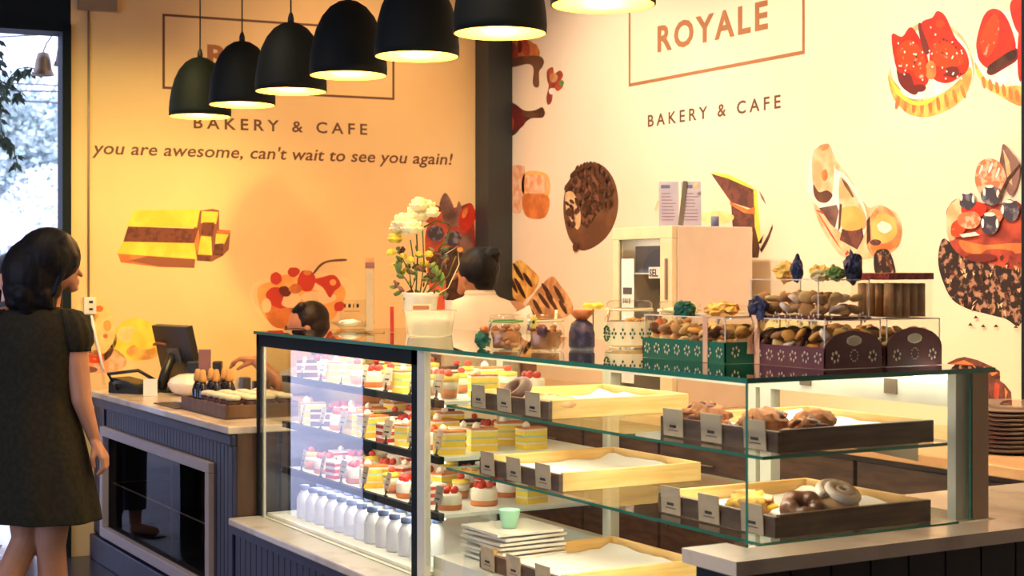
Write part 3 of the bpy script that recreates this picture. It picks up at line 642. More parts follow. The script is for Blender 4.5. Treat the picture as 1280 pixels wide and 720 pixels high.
MB().box((XC+.012,CY1-.040,ZL),(XC+.022,CY1-.022,ZT-.02),'cream_metal').build('pale_post', e)
b = MB(); b.box((CX1-.055,CY0,.885),(CX1,CY0+.03,ZT-.013),'taupe_metal'); b.box((CX1-.10,CY0+.012,.885),(CX1-.056,CY0+.04,ZT-.013),'cream_metal'); b.build('end_post', e)
# rear frame
b = MB(); b.box((CX1-.035,CY0+.03,ZT-.105),(CX1,CY1,ZT-.013),'cream_metal')
for y in (3.50,CD-.02,5.1,CY1-.05): b.box((CX1-.035,y,ZL),(CX1,y+.05,ZT-.105),'cream_metal')
b.box((CX1-.035,3.57,ZL),(CX1-.02,3.61,ZT-.105),'cream_metal')
b.box((CX1-.035,CY0+.03,ZL),(CX1,CY1,.58),'cream_metal'); b.build('rear_frame', e)
for y in (2.98,3.32,3.9,4.2): MB().box((CX1-.041,y,ZT-.085),(CX1-.0355,y+.045,ZT-.045),'brass').build('catch', e)
MB().box((XC+.06,CY0+.04,.49+.03),(CX1-.04,CD+.01,.585),'white_board').build('deck', e)
MB().box((XC+.03,CD+.012,.521),(CX1-.04,CY1-.03,.532),'white_board').build('deck', e)
# bread shelves (glass) and cake shelves (dark edged)
SA = (1.068,.868)
for z in SA: MB().edge_box((XC+.075,CY0+.04,z),(CX1-.06,CD-.05,z+.008),'glass',DE,2).build('glass_shelf', e)
SB = (1.078,.894,.71)
for z in SB:
    s_ = MB().box((XC+.09,CD+.03,z-.020),(XC+.11,CY1-.04,z+.004),'dark_frame').build('cake_shelf', e)
    MB().box((XC+.11,CD+.03,z-.012),(CX1-.06,CY1-.04,z),'white_board').build('shelf_board', s_)
    MB().box((XC+.112,CD+.04,z-.019),(XC+.120,CY1-.05,z-.0125),'led').build('light_strip', s_)
b = MB()
for z in SA:
    for y in (2.9,3.5,4.25):
        for y2 in (y,): b.poly([(CX1-.04,y2,z-.004),(CX1-.04,y2,z-.06),(CX1-.30,y2,z-.004)],'cream_metal',thick=(0,.006,0))
b.build('shelf_bracket', e)
MB().box((CX1-.075,CY0+.05,ZT-.030),(CX1-.050,CD-.05,ZT-.016),'led').build('light_strip', e)

# ---- trays
def tag_card(n=0):
    b = MB(); b.box((-.003,-.041,0),(0,.041,.070),'card_taupe'); b.box((-.0042,-.014,.022),(-.003,.014,.029),'ink'); b.box((-.0042,-.022,.014),(-.003,.02,.016),'brown_ink')
    return b
TW, TD = .47, .50
def tray(x, y, z, front, side, label):
    e = empty('bread_tray', (x,y,z), label, 'tray', 'wooden bread trays in the glass case')
    h, t = .055, .014
    MB().box((t,t,0),(TD-t,TW-t,.008),'light_wood').build('tray_bottom', e)
    MB().box((0,0,0),(t,TW,h-.004),front,bev=.002).build('front_board', e)
    b = MB(); b.box((t,0,0),(TD,t,h),side,bev=.002); b.box((t,TW-t,0),(TD,TW,h),'light_wood',bev=.002); b.box((TD-t,t,0),(TD,TW-t,h),'light_wood',bev=.002); b.build('side_board', e)
    b = MB()                                   # liner paper, slightly wavy
    n = 12
    vs = [[b.bm.verts.new((.02+(TD-.05)*i/n, .018+(TW-.036)*j/n, .022+.009*noise.noise(Vector((i*.5+x*9,j*.5+z*9,0)))+(.014 if i in (0,n) else 0))) for j in range(n+1)] for i in range(n+1)]
    for i in range(n):
        for j in range(n): b.bm.faces.new((vs[i][j],vs[i+1][j],vs[i+1][j+1],vs[i][j+1]))
    b._fin([v for r in vs for v in r],'paper',True); b.build('liner_paper', e)
    return e
ZA, ZB, ZC = SA[0]+.008, SA[1]+.008, .585
T = {}
T['A'] = tray(2.262,3.735,ZA,'walnut','light_wood','shallow wooden tray left on the top bread shelf, orange side, dark front')
T['B'] = tray(2.30,2.765,ZA,'walnut','walnut','dark wooden tray of crusty pastries on the top shelf by the glass corner')
T['C'] = tray(2.255,3.665,ZB,'walnut','light_wood','pale wooden tray with white paper on the middle bread shelf')
T['D'] = tray(2.30,2.775,ZB,'walnut','walnut','wooden tray with ring pastries on the middle shelf by the glass corner')
T['E'] = tray(2.255,3.665,ZC,'walnut','light_wood','pale wooden tray with white paper at the bottom of the bread case')
tn = {'A':'top left tray of the bread case','B':'top tray at the glass corner','C':'middle left tray of the bread case','D':'middle tray at the glass corner','E':'bottom tray of the bread case'}
first = None
for kx, o in T.items():
    n = 0
    for j, fy in enumerate((.86,.52,.16)):
        if first is None: c = tag_card().build('price_card'); first = c
        else: c = first.copy(); C.objects.link(c)
        c.location = o.location+Vector((-.0035, TW*fy, .004)); c.rotation_euler.y = math.radians(-3)
        tag(c, ('left','centre','right')[j]+' taupe price card on the front of the '+tn[kx], 'price card', 'price cards on the bread trays')
# ---- pastries
def crusty(seed, s=1.0):
    random.seed(seed); b = MB()
    for k in range(16):
        a = random.random()*2*PI; r = .030*s*math.sqrt(random.random()); hh = (.014+.036*random.random()*(1-r/(.045*s)))*s
        b.ball((r*math.cos(a), r*math.sin(a), hh), (.024*s,.012*s,.0055*s), ('crust_orange','crust_dark','orange_glaze','choc2')[k%4], 2, None, .5, 9, Matrix.Rotation(random.random()*6,3,'Z') @ Matrix.Rotation(random.uniform(-1.1,1.1),3,'X'))
    b.ball((0,0,.020*s), (.036*s,.032*s,.022*s), 'crust_orange', 3, None, .5, 9)
    return b
def ring(m, R_=.045, r=.02, sw=0):
    b = MB(); n, k2 = 28, 12; vs = []
    for i in range(n):
        a = 2*PI*i/n; rr = r*(1+.12*math.sin(a*sw)) if sw else r
        vs.append([b.bm.verts.new(((R_+rr*math.cos(2*PI*j/k2))*math.cos(a),(R_+rr*math.cos(2*PI*j/k2))*math.sin(a), r+rr*math.sin(2*PI*j/k2)+.001)) for j in range(k2)])
    for i in range(n):
        for j in range(k2): b.bm.faces.new((vs[i][j],vs[(i+1)%n][j],vs[(i+1)%n][(j+1)%k2],vs[i][(j+1)%k2]))
    b._fin([v for q in vs for v in q], m, True)
    return b
def bun(m, m2):
    b = MB(); n = 80; pts = []
    b.ball((0,0,.026),(.050,.050,.026),m2,3)
    for i in range(n):
        t = i/(n-1); a = t*2*PI*2.4; r = .004+.044*t; pts.append((r*math.cos(a), r*math.sin(a), .024+.032*math.sqrt(max(0,1-(r/.056)**2))))
    b.tube(pts, [.004+.007*min(1,(i/n)*2) for i in range(n)], m, 10)
    return b
TB = Vector((2.30,2.765,ZA+.018)); TDv = Vector((2.30,2.775,ZB+.018)); TA = Vector((2.262,3.735,ZA+.018))
for i, (dx, dy, s, lb) in enumerate(((.075,.37,1.6,'craggy brown pastry farthest left in the top corner tray'),(.085,.16,1.65,'craggy brown pastry just behind the glass corner edge, top tray'),(.19,.28,1.4,'craggy brown pastry in the second row of the top corner tray'),(.22,.13,1.5,'dark craggy pastry right of the glass corner edge, top tray'),(.13,.055,1.2,'small dark craggy pastry at the near rim of the top corner tray'))):
    o = crusty(11+i, s).build('crusty_pastry', None, TB+Vector((dx,dy,0))); tag(o, lb, 'pastry', 'crusty pastries in the corner tray')
random.seed(3)
for m, sw, loc, lb in (('choc2',0,TA+Vector((.06,.27,0)),'dark glazed ring doughnut leaning in the top left tray'),('pastry',6,TA+Vector((.07,.15,0)),'brown ring pastry in the top left tray beside the doughnut'),('pastry_soft',5,TA+Vector((.07,.055,0)),'pale ring pastry at the near end of the top left tray')):
    o = ring(m,.04,.02,sw).build('ring_pastry', None, loc); tag(o, lb, 'pastry')
    if m == 'choc2': o.rotation_euler = (0,math.radians(-40),0); o.location.z += .026
o = ring('choc2',.034,.023,5).build('ring_pastry', None, TDv+Vector((.155,.085,.012))); o.rotation_euler = (math.radians(25),math.radians(-15),0); tag(o,'chocolate ring bun between the yellow bun and the cream bun','pastry'); 
o = bun('cream','pastry_soft').build('spiral_bun', None, TDv+Vector((.27,.10,.014))); o.scale=(1.1,1.1,1.1); o.rotation_euler = (math.radians(22),math.radians(-14),.6); tag(o,'pale spiral bun at the right of the corner tray','pastry')
o = crusty(31,1.5).build('crumble_bun', None, TDv+Vector((.09,.20,0))); o.data.materials[0] = M['sponge']; tag(o,'yellow crumble bun left of the chocolate ring bun','pastry')
o.data.materials[1] = M['sponge_pale']
for i in range(len(o.data.materials)): o.data.materials[i] = M[('tart_crust','sponge_pale','sponge','pastry_soft')[i%4]]
b = MB(); b.poly([(0,0,0),(.13,.02,.0),(.16,.12,.03),(.02,.13,.015)],'paper',thick=(0,0,.0015)); o = b.build('wax_paper',None,TB+Vector((.22,.24,.012))); tag(o,'folded white wax paper sticking up in the top corner tray','paper')
o = crusty(51,.8).build('crusty_pastry', None, TB+Vector((.05,.28,.0))); tag(o,'small craggy pastry near the front board, top corner tray','pastry')

# ---- cakes in the left section
def slice_cake(layers, w=.06, l=.09, tri=False):
    b = MB(); z = 0
    for m, h in layers:
        if tri: b.poly([(-l/2,0,z),(l/2,-w/2,z),(l/2,w/2,z)],m,thick=(0,0,h-.0003))
        else: b.box((-l/2,-w/2,z),(l/2,w/2,z+h-.0003),m)
        z += h
    return b, z
def cake(kind, label, loc, rz=0, group='cakes in the lit glass case'):
    e = empty('cake_slice' if kind < 4 else 'dessert_cup', loc, label, 'cake', group, rz)
    if kind == 0:
        b, z = slice_cake([('sponge',.018),('cream',.006),('sponge',.018),('blue_layer',.005),('sponge',.016),('cream',.006),('orange_glaze',.005)]); b.build('layers', e)
        b = MB(); b.lathe([(0,0),(.014,0),(.012,.010),(.005,.018),(0,.020)],(-.02,0,z),'cream',14); b.build('cream_topping', e)
    elif kind == 1:
        b, z = slice_cake([('choc',.016),('cream',.006),('choc2',.016),('cream',.006),('choc',.010)], tri=True); b.build('layers', e)
        MB().ball((.02,0,z+.008),(.010,.010,.009),'cherry',2).build('berry_topping', e)
    elif kind == 2:
        b = MB(); b.lathe([(0,0),(.036,0),(.038,.02),(.038,.044),(.034,.05),(0,.052)],(0,0,0),'cream',24); b.build('mousse', e)
        b = MB()
        for k in range(5): b.ball((.02*math.cos(k*1.256),.02*math.sin(k*1.256),.058),(.011,.011,.012),'red_glaze',2)
        b.build('berry_topping', e)
        MB().lathe([(0,0),(.037,0),(.039,.006),(.0385,.014),(.0383,.016)],(0,0,.001),'orange_glaze',24).build('fruit_band', e)
    elif kind == 3:
        b, z = slice_cake([('red_glaze',.012),('cream',.010),('red_glaze',.012),('cream',.010),('red_glaze',.01),('cream',.006)]); b.build('layers', e)
        MB().lathe([(0,0),(.01,.0),(.012,.008),(.004,.018),(0,.02)],(.0,0,z),'cream',12).build('cream_topping', e)
    else:
        MB().lathe([(.022,0),(.026,.004),(.033,.075),(.034,.076),(.034,.078)],(0,0,0),'acrylic',24).build('cup', e)
        b = MB(); b.lathe([(0,.003),(.024,.003),(.027,.028),(0,.0285)],(0,0,0),'orange_glaze',20); b.lathe([(0,.029),(.027,.029),(.0295,.05),(0,.0505)],(0,0,0),'cream',20); b.lathe([(0,.051),(.0295,.051),(.031,.062),(0,.068)],(0,0,0),'sponge',20); b.build('filling', e)
        MB().ball((0,0,.074),(.013,.013,.011),'cherry',2).build('berry_topping', e)
    return e
kn = ['yellow layered cake slice','chocolate wedge with a cherry','round cream mousse with berries','red and cream layer slice','clear dessert cup with a cherry']
shn = ['upper','middle','lower']
def ordn(k): return ['first','second','third','fourth','fifth','sixth','seventh','eighth','ninth','tenth','eleventh','twelfth','thirteenth'][k]
protos = {}
seqs = [[4,4,0,4,2,4,0,4,1],[0,2,0,3,0,0,2,1,0],[2,3,2,4,0,2,3,2,4]]
for si, z in enumerate(SB):
    for row, x in enumerate((2.335,2.48,2.65)):
        for k in range(9):
            kind = seqs[si][(k+row*2)%9]; y = CD+.12+k*.15+(.03 if row%2 else 0)+random.uniform(-.012,.012)
            lb = '%s, %s shelf, %s row, %s from the dark post' % (kn[kind],shn[si],('front','middle','rear')[row],ordn(k))
            if kind not in protos: c = protos[kind] = cake(kind, lb, (x,y,z)); c.location.z += .0005
            else: c = copy_tree(protos[kind]); c.location = (x,y,z+.0005); c['label'] = lb
            sc_ = {0:1.08,1:1.25,2:1.15,3:1.1,4:1.1}[kind]*random.uniform(.94,1.05); c.scale = (sc_,sc_,sc_)
            if kind in (0,1,3): c.rotation_euler.z = random.uniform(-.4,.4)
# little tilted price signs on clips along the cake shelves
pc = None
for si, z in enumerate(SB):
    for k in range(7):
        y = CD+.07+k*.195
        lb = 'tilted price sign on the %s cake shelf edge, %s from the dark post' % (shn[si], ordn(k))
        if pc is None:
            pc = empty('price_sign',(0,0,0),lb,'price sign','clip price signs along the cake shelves')
            b = MB(); b.box((-.002,-.025,.022),(0,.025,.085),'card_taupe'); b.box((-.003,-.012,.04),(-.002,.014,.045),'ink'); b.box((-.003,-.016,.06),(-.002,.012,.063),'brown_ink'); b.build('sign_card',pc)
            b = MB(); b.box((-.006,-.006,.0),(.006,.006,.006),'plastic_black'); b.box((-.0035,-.003,.006),(.0015,.003,.03),'plastic_black'); b.build('clip',pc)
            c = pc
        else: c = copy_tree(pc)
        c.location = (XC+.10,y,z+.0042); c.rotation_euler = (0,math.radians(12),random.uniform(-.25,.25)); c['label'] = lb
# bottles on the deck
bt = None
for row, x in enumerate((2.27,2.36)):
    for k in range(12):
        y = CD+.22+k*.092; lb = 'white blue-capped bottle on the case floor, %s row, %s from the dark post' % ('front' if row == 0 else 'rear', ordn(k))
        if bt is None:
            bt = empty('yogurt_bottle',(0,0,0),lb,'bottle','capped bottles on the floor of the cake case')
            MB().lathe([(0,0),(.024,0),(.026,.006),(.026,.062),(.020,.078),(.014,.086),(.014,.092),(0,.092)],(0,0,0),'milk',20).build('bottle_body',bt)
            MB().lathe([(0,.0921),(.017,.0921),(.0175,.104),(.016,.107),(0,.107)],(0,0,0),'clean_blue',16).build('bottle_cap',bt); c = bt
        else: c = copy_tree(bt)
        c.location = (x,y+(.04 if row else 0),.533); c.scale = (1.15,1.15,1.2); c['label'] = lb
# plates and cup in the lower left of the bread case
b = MB(); b.box((-.10,-.10,.0),(.10,.10,.006),'white_ceramic',bev=.002); b.poly([(-.12,-.12,.0062),(.12,-.12,.0062),(.12,.12,.0062),(-.12,.12,.0062)],'white_ceramic',thick=(0,0,.008)); 
pl0 = b.build('square_plate',None,(2.42,4.22,ZC)); tag(pl0,'white square plate lying lowest of the stack in the bread case','plate','white square plates in the bread case')
for k in range(1,7):
    c = pl0.copy(); C.objects.link(c); c.location = (2.42+.01*(k%2),4.22,ZC+.0145*k); c.rotation_euler.z = .05*(k%3); c['label'] = 'white square plate %s of the stack in the bread case' % ['','second from the bottom','third from the bottom','in the middle','third from the top','second from the top','on top'][k]
zt = ZC+.0145*7
e = empty('sample_cup',(2.40,4.20,zt),'small pale green cup standing on the stack of square plates','cup')
MB().lathe([(0,0),(.02,0),(.024,.004),(.034,.055),(.035,.058),(.032,.058),(.022,.008),(0,.007)],(0,0,0),'mint',24).build('cup_body',e)
pq = pl0.copy(); C.objects.link(pq); pq.location = (2.45,4.18,ZB); pq['label'] = 'white square plate on the middle glass shelf beside the post'

# ================================================================ THINGS ON THE CASE TOP
def sp(x): return Vector(x)
# jars
def clip_jar(r, h, content, ring_m, label, loc, lidm='acrylic', body_label=None, pebble=True, cnt=46):
    e = empty('clip_jar', loc, label, 'jar')
    MB().lathe([(0,0),(r*.8,0),(r*.97,.008),(r,.02),(r,h*.62),(r*.86,h*.74),(r*.84,h*.78)],(0,0,0),'glass',32).build('jar_glass',e)
    b = MB(); 
    if pebble:
        for k in range(cnt):
            a = random.random()*2*PI; q = (r-.014)*math.sqrt(random.random()); b.ball((q*math.cos(a),q*math.sin(a),.012+random.random()*h*.54),(.011,.009,.009),content,2,None,.3,6)
        b.lathe([(0,.005),(r*.72,.005),(r*.78,h*.5),(0,h*.56)],(0,0,0),content,20)
    else: b.lathe([(0,.004),(r*.92,.006),(r*.94,h*.58),(0,h*.6)],(0,0,0),content,24)
    b.build('contents',e); [setattr(c,'name',c.name) or c.__setitem__('kind','stuff') for c in kids(e) if c.name.startswith('contents')]
    MB().lathe([(r*.80,h*.775),(r*.95,h*.775),(r*.97,h*.80),(r*.95,h*.83),(r*.80,h*.83)],(0,0,0),ring_m,32).build('seal_ring',e)
    MB().lathe([(r*.80,h*.832),(r*.92,h*.84),(r*.93,h*.93),(r*.80,h*.99),(0,h)],(0,0,0),lidm,32).build('lid',e)
    b = MB(); b.tube([(-r*1.0,0,h*.80),(-r*1.06,0,h*.70),(-r*1.05,0,h*.55)],.0022,'steel',6); b.tube([(-r*1.0,-.012,h*.86),(-r*1.06,-.012,h*.72),(-r*1.05,0,h*.60)],.0022,'steel',6); b.build('wire_clip',e)
    if body_label: body_label(e)
    return e
random.seed(5)
ZS = ZT+.001
j = clip_jar(.056,.108,'nuts','rubber_green','clip jar of brown nuts with a green lid rim on the glass top',(2.30,4.045,ZS),lidm='rubber_green')
kids(j)[3].data.materials[0] = M['acrylic']
clip_jar(.058,.112,'nuts','label_cream','clip jar of dark nuts with a yellow flower, right of the green rimmed jar',(2.37,3.93,ZS))
e = empty('artificial_flower',(2.318,3.90,ZS+.088),'yellow daisy flower tied on the nut jar','flower')
b = MB()
for k in range(10):
    a = k*.628; b.ball((-.004,.013*math.cos(a),.013*math.sin(a)),(.002,.009,.005),'petal_yellow',2,None,0,1,Matrix.Rotation(a,3,'X'))
b.build('petals',e); MB().ball((-.007,0,0),(.004,.006,.006),'choc',2).build('flower_centre',e)
o = MB().ball((0,0,0),(.012,.022,.02),'purple_box',3,None,.4,9).build('fabric_tag',None,(2.322,3.865,ZS+.062)); tag(o,'plum fabric rosette on the side of the second nut jar','rosette')
o = MB().ball((0,0,.028),(.022,.026,.028),'green_cloth',3,None,.5,9).build('cloth_rosette',None,(2.27,4.14,ZS)); tag(o,'dark green cloth bow left of the green rimmed jar','bow')
o = MB().ball((0,0,.0),(.014,.018,.012),'orange_glaze',3,None,.5,9).build('cloth_rosette',None,(2.272,4.13,ZS+.058)); tag(o,'small coral bow on top of the green cloth bow','bow')
e = empty('sweet_pouch',(2.50,3.93,ZS),'indigo patterned pouch of sweets between the jars','pouch')
b = MB(); b.loft([[Vector((.035*k_*math.cos(t),.05*k_*math.sin(t)*(1+.05*math.sin(5*t)),zz)) for t in [2*PI*i/20 for i in range(20)]] for zz, k_ in ((0,.85),(.01,1),(.05,1.0),(.08,.8),(.09,.45))],'indigo'); b.build('pouch_body',e)
b = MB(); b.loft([[Vector((.03*k_*math.cos(t),.045*k_*math.sin(t)*(1+.2*math.sin(6*t)),zz)) for t in [2*PI*i/24 for i in range(24)]] for zz, k_ in ((.09,.4),(.105,.8),(.12,1.05))],'orange_pack'); b.build('pouch_top',e)
o = MB().tube([(0,0,0),(.01,.004,.06),(.02,.01,.12)],.005,'petal',6).build('straw_stick',None,(2.43,3.985,ZS)); tag(o,'slanted pale stick standing between the nut jars','stick')
def lab_patch(e):
    b = MB(); b.lathe([(.0775,.012),(.0775,.085)],(0,0,0),'label_cream',32); b.build('jar_label',e)
    b = MB()
    for k in range(7):
        a = math.radians(150+k*22); x, y = .0785*math.cos(a), .0785*math.sin(a)
        for dz, dd in ((0,0),(.012,.08),(-.012,.08),(0,.16)):
            a2 = a+dd; b.ball((.0785*math.cos(a2),.0785*math.sin(a2),.048+dz),(.0035,.0035,.005),'label_green',1)
    b.build('printed_motif',e)
    bb = MB(); a = math.radians(215)
    for k in range(14):
        t = 2*PI*k/14; a3 = math.radians(172)+.22*math.cos(t); bb.ball((.079*math.cos(a3),.079*math.sin(a3),.047+.022*math.sin(t)),(.004,.004,.004),'label_green',1)
    bb.build('round_emblem',e)
clip_jar(.077,.150,'cookie','label_cream','large clip jar with cream label and green motifs between the pouch and the green box',(2.67,3.92,ZS),body_label=lab_patch,cnt=60)
clip_jar(.070,.150,'cookie','label_cream','large clip jar of biscuits just behind the green gift box',(2.73,3.74,ZS),cnt=50)
clip_jar(.060,.140,'amber','label_cream','tall clip jar with amber filling farthest right behind the green gift box',(2.80,3.56,ZS),pebble=False)
e = empty('artificial_flower',(2.60,4.02,ZS),'yellow gauze flower standing behind the indigo pouch','flower')
b = MB()
for k in range(7): a = k*.9; b.ball((.02*math.cos(a),.02*math.sin(a),.13),(.016,.016,.010),'petal_yellow',2,None,.5,9)
b.build('petals',e); MB().tube([(0,0,0),(0,0,.125)],.002,'stem_green',6).build('stem',e)

# gift boxes
def motif(b, c, ax, m, s=1.0):
    for k in range(6):
        a = k*PI/3+.26
        d = Vector((0,math.cos(a),math.sin(a)))*.011*s if ax == 'x' else Vector((math.cos(a),0,math.sin(a)))*.011*s
        b.ball(Vector(c)+d,(.0016 if ax=='x' else .0032*s,.0016 if ax=='y' else .0032*s,.0048*s),m,1)
def gift_box(x0,y0,w,l,z,h,base_h,m,arc,label,filler,ribbon=False,motif_m='motif',sides=True,seed=1):
    """w along x, l along y"""
    random.seed(seed)
    e = empty('gift_box',(x0,y0,z),label,'gift box')
    t = .003; b = MB()
    b.box((0,0,0),(w,l,t),m); b.box((0,0,t),(t,l,base_h),m); b.box((w-t,0,t),(w,l,base_h),m)
    for yy in (0,l-t):
        if arc:
            pts = [(0,yy,t),(w,yy,t),(w,yy,base_h*.9)]+[(w/2+w*.5*math.cos(a),yy,base_h*.9+arc*math.sin(a)) for a in [PI*k/14 for k in range(1,14)]]+[(0,yy,base_h*.9)]
            b.poly(pts,m,thick=(0,t,0))
        else: b.box((0,yy,t),(w,yy+t,base_h),m)
    b.build('card_tray',e)
    b = MB()
    n = max(2,int(l/.045))
    for k in range(n): motif(b,(-.0012,l*(k+.5)/n,base_h*.5),'x',motif_m)
    for k in (.18,.82): motif(b,(w*k,-.0012,base_h*.55),'y',motif_m)
    if arc:
        for k in range(10): a = 2*PI*k/10; b.ball((w*.5+.012*math.cos(a),-.0012,base_h*.6+.014*math.sin(a)),(.002,.001,.002),motif_m,1)
        if w > .15: b.ball((w*.5,-.0008,base_h+arc*.35),(.026,.0012,.013),motif_m,2)
    b.build('printed_motifs',e)
    b = MB(); g = .0045
    b.box((g,g,t+.0005),(w-g,l-g,h),'acrylic'); ld_ = b.build('clear_lid',e)
    b = MB(); q_ = .0012
    for x_ in (g,w-g):
        for y_ in (g,l-g): b.box((x_-q_,y_-q_,t),(x_+q_,y_+q_,h),'paper')
    for x_ in (g,w-g): b.box((x_-q_,g,h-q_),(x_+q_,l-g,h+q_),'paper')
    for y_ in (g,l-g): b.box((g,y_-q_,h-q_),(w-g,y_+q_,h+q_),'paper')
    b.build('lid_edges',ld_)
    b = MB()
    nx, ny = max(2,int(w/.045)), max(3,int(l/.045))
    for lv in range(max(1,int((h-.012)/.030))):
        for i in range(nx):
            for jx in range(ny):
                b.ball((.028+(w-.056)*i/(nx-1)+random.uniform(-.004,.004), .028+(l-.056)*jx/(ny-1)+random.uniform(-.004,.004), .020+lv*.028+random.uniform(0,.006)),(.022,.020,.009),random.choice(filler),2,None,.3,8,Matrix.Rotation(random.uniform(-1.1,1.1),3,'X') @ Matrix.Rotation(random.uniform(-.6,.6),3,'Y'))
    f = b.build('biscuits',e); f['kind'] = 'stuff'
    if ribbon is not False:
        b = MB(); yy = l*ribbon
        b.box((-.002,yy-.010,.0),(-.0006,yy+.010,h+.001),'ribbon'); b.box((-.002,yy-.010,h+.0006),(w+.002,yy+.010,h+.002),'ribbon')
        b.build('ribbon',e)
    return e
bz = ZS
fl = ['cookie','pastry_soft','choc2','sponge_pale','tart_crust','cookie','leaf_green']
gift_box(2.425,3.125,.19,.37,bz,.118,.055,'green_box',.0,'green patterned gift box with clear lid on the glass top',fl,.22,seed=2)
gift_box(2.50,2.83,.19,.275,bz,.118,.052,'purple_box',.045,'plum patterned gift box with arched end beside the green box',fl+['cream'],.93,seed=3)
gift_box(2.703,2.83,.19,.30,bz,.118,.052,'purple_box',.05,'plum patterned gift box with arched end at the far right',fl,False,seed=4)
# green arched corner flap
# upper layer clear boxes
gift_box(2.515,2.87,.175,.27,bz+.1195,.098,.004,'purple_box',.0,'clear box of biscuits stacked on the plum box beside the green one',['cream','cookie','sponge_pale'],False,seed=5)
e = empty('cookie_tub',(2.745,2.865,bz+.119),'tall clear tub of long biscuits with red patterned lid','tub')
MB().box((0,0,0),(.15,.14,.098),'acrylic').build('tub_body',e); MB().box((-.003,-.003,.0985),(.153,.143,.116),'red_lid',bev=.002).build('tub_lid',e)
b = MB()
for i in range(5):
    for k in range(4): b.lathe([(0,.003),(.0125,.003),(.0125,.088),(0,.090)],(.02+i*.0275,.022+k*.032,0),'cookie',10)
b.build('biscuits',e)
o = kids(e)[0]
# bows, gauze flowers, fillings
def crumple(label, loc, r, m, cat='bow', name='cloth_bow', nz=.7, tail=None):
    b = MB(); b.ball((0,0,r[2]*.8),r,m,3,None,nz,7)
    for k in range(3):
        a = k*2.1+.4; b.ball((r[0]*.6*math.cos(a),r[1]*.6*math.sin(a),r[2]*.9),(r[0]*.6,r[1]*.6,r[2]*.6),m,2,None,nz,9)
    o = b.build(name,None,loc); 
    for p in o.data.polygons: p.use_smooth = False
    return tag(o,label,cat)
h1 = bz+.1185+.0025
crumple('dark green cloth bow on top of the green gift box',(2.47,3.36,h1),(.024,.030,.020),'green_cloth')
crumple('navy cloth bow on the plum gift box beside the green box',(2.505,3.09,h1),(.015,.032,.030),'navy_cloth')
crumple('yellow gauze rosette on the green gift box',(2.53,3.27,h1),(.035,.05,.018),'gauze',nz=.9)
crumple('long pale gauze wrap on the left end of the green gift box',(2.50,3.42,h1),(.03,.06,.011),'gauze_pale',nz=.5)
h2 = bz+.1195+.0985
crumple('big yellow gauze flower atop the stacked clear box',(2.60,3.09,h2),(.026,.034,.026),'gauze','flower','gauze_flower',.9)
crumple('upright navy cloth bow beside the big yellow gauze flower',(2.56,3.0,h2),(.012,.016,.030),'navy_cloth')
crumple('small orange gauze flower right of the upright navy bow',(2.60,2.96,h2),(.02,.024,.020),'gauze','flower','gauze_flower',.9)
crumple('large navy cloth bow above the clear box, left of the red lid',(2.66,2.905,h2+.002),(.018,.022,.036),'navy_cloth')
crumple('green leaf shaped bow left of the large navy bow',(2.585,2.885,h2),(.020,.022,.018),'leaf_green')
crumple('orange flower tucked behind the jars left of the green bow',(2.56,3.60,ZS),(.02,.02,.055),'orange_glaze','flower','gauze_flower',.6)
o = MB().tube([(0,0,0),(-.004,-.012,-.03),(-.012,.004,-.06),(-.006,.01,-.10)],.009,'ribbon',8,flat=.15).build('ribbon_tail',None,(2.49,3.085,h1+.005)); tag(o,'pale pink ribbon tail hanging down the plum box front','ribbon')
crumple('cream gauze rosette on the clear box near the red lid',(2.57,2.93,bz+.1195+.0995),(.020,.022,.012),'gauze_pale',nz=.9)
# loose biscuit bag laid behind
crumple('cream wrapped sweets bag behind the clear boxes',(2.80,3.30,ZS),(.05,.09,.07),'gauze_pale','bag','sweets_bag',.5)

# flower pot and neighbours
pp = Vector((2.62,5.28,ZS))
e = empty('flower_pot',pp,'white pot of cream roses and yellow blooms on the case top','flower pot')
MB().lathe([(0,0),(.052,0),(.055,.01),(.068,.14),(.073,.142),(.073,.158),(.066,.158),(.062,.13),(0,.125)],(0,0,0),'white_ceramic',32).build('pot',e)
b = MB(); b.box((-.03,-.0705,.085),(.045,-.066,.115),'label_cream'); 
lbl = b.build('pot_label',e,(0,0,0),math.radians(-30))
MB().box((-.024,-.0712,.092),(.038,-.0706,.108),'orange_ink').build('label_print',lbl)
def rel(px,py,dd=0):
    q = P(px,py,d=5.87+dd)-pp; return q
random.seed(9)
b = MB()
for (x0,y0,x1,y1,x2,y2) in ((520,368,522,320,520,275),(525,368,530,330,528,282),(515,368,512,340,500,318),(528,368,545,330,562,290),(518,368,508,350,492,330),(532,368,560,345,570,320),(530,370,548,350,556,318),(512,368,520,345,513,300)):
    b.tube([rel(x0,y0),rel(x1,y1,random.uniform(-.03,.03)),rel(x2,y2,random.uniform(-.05,.05))],.0028,'stem_green',6)
b.tube([rel(556,318),rel(572,308),rel(574,330),rel(560,360),rel(540,372)],.002,'petal',6); b.tube([rel(528,285),rel(545,276),rel(562,280),rel(560,298),rel(548,312)],.004,'stem_green',6)
b.build('stems',e)
def rose(c,R_,m,nm='rose_bloom'):
    b = MB(); c = Vector(c)
    b.ball(c,(R_*.45,R_*.45,R_*.45),m,2,None,.3,6)
    for lv in range(4):
        n_ = 4+lv*2; el = (1.25,.75,.25,-.3)[lv]
        for k in range(n_):
            a = k*2*PI/n_+lv*.5; d_ = Vector((math.cos(a)*math.cos(el),math.sin(a)*math.cos(el),math.sin(el)))
            b.ball(c+d_*R_*(.35+.12*lv),(R_*.12,R_*.36,R_*.40),m,2,None,.35,6,Matrix.Rotation(a,3,'Z') @ Matrix.Rotation(-el*.8+.5,3,'Y'))
    return b.build(nm,e)
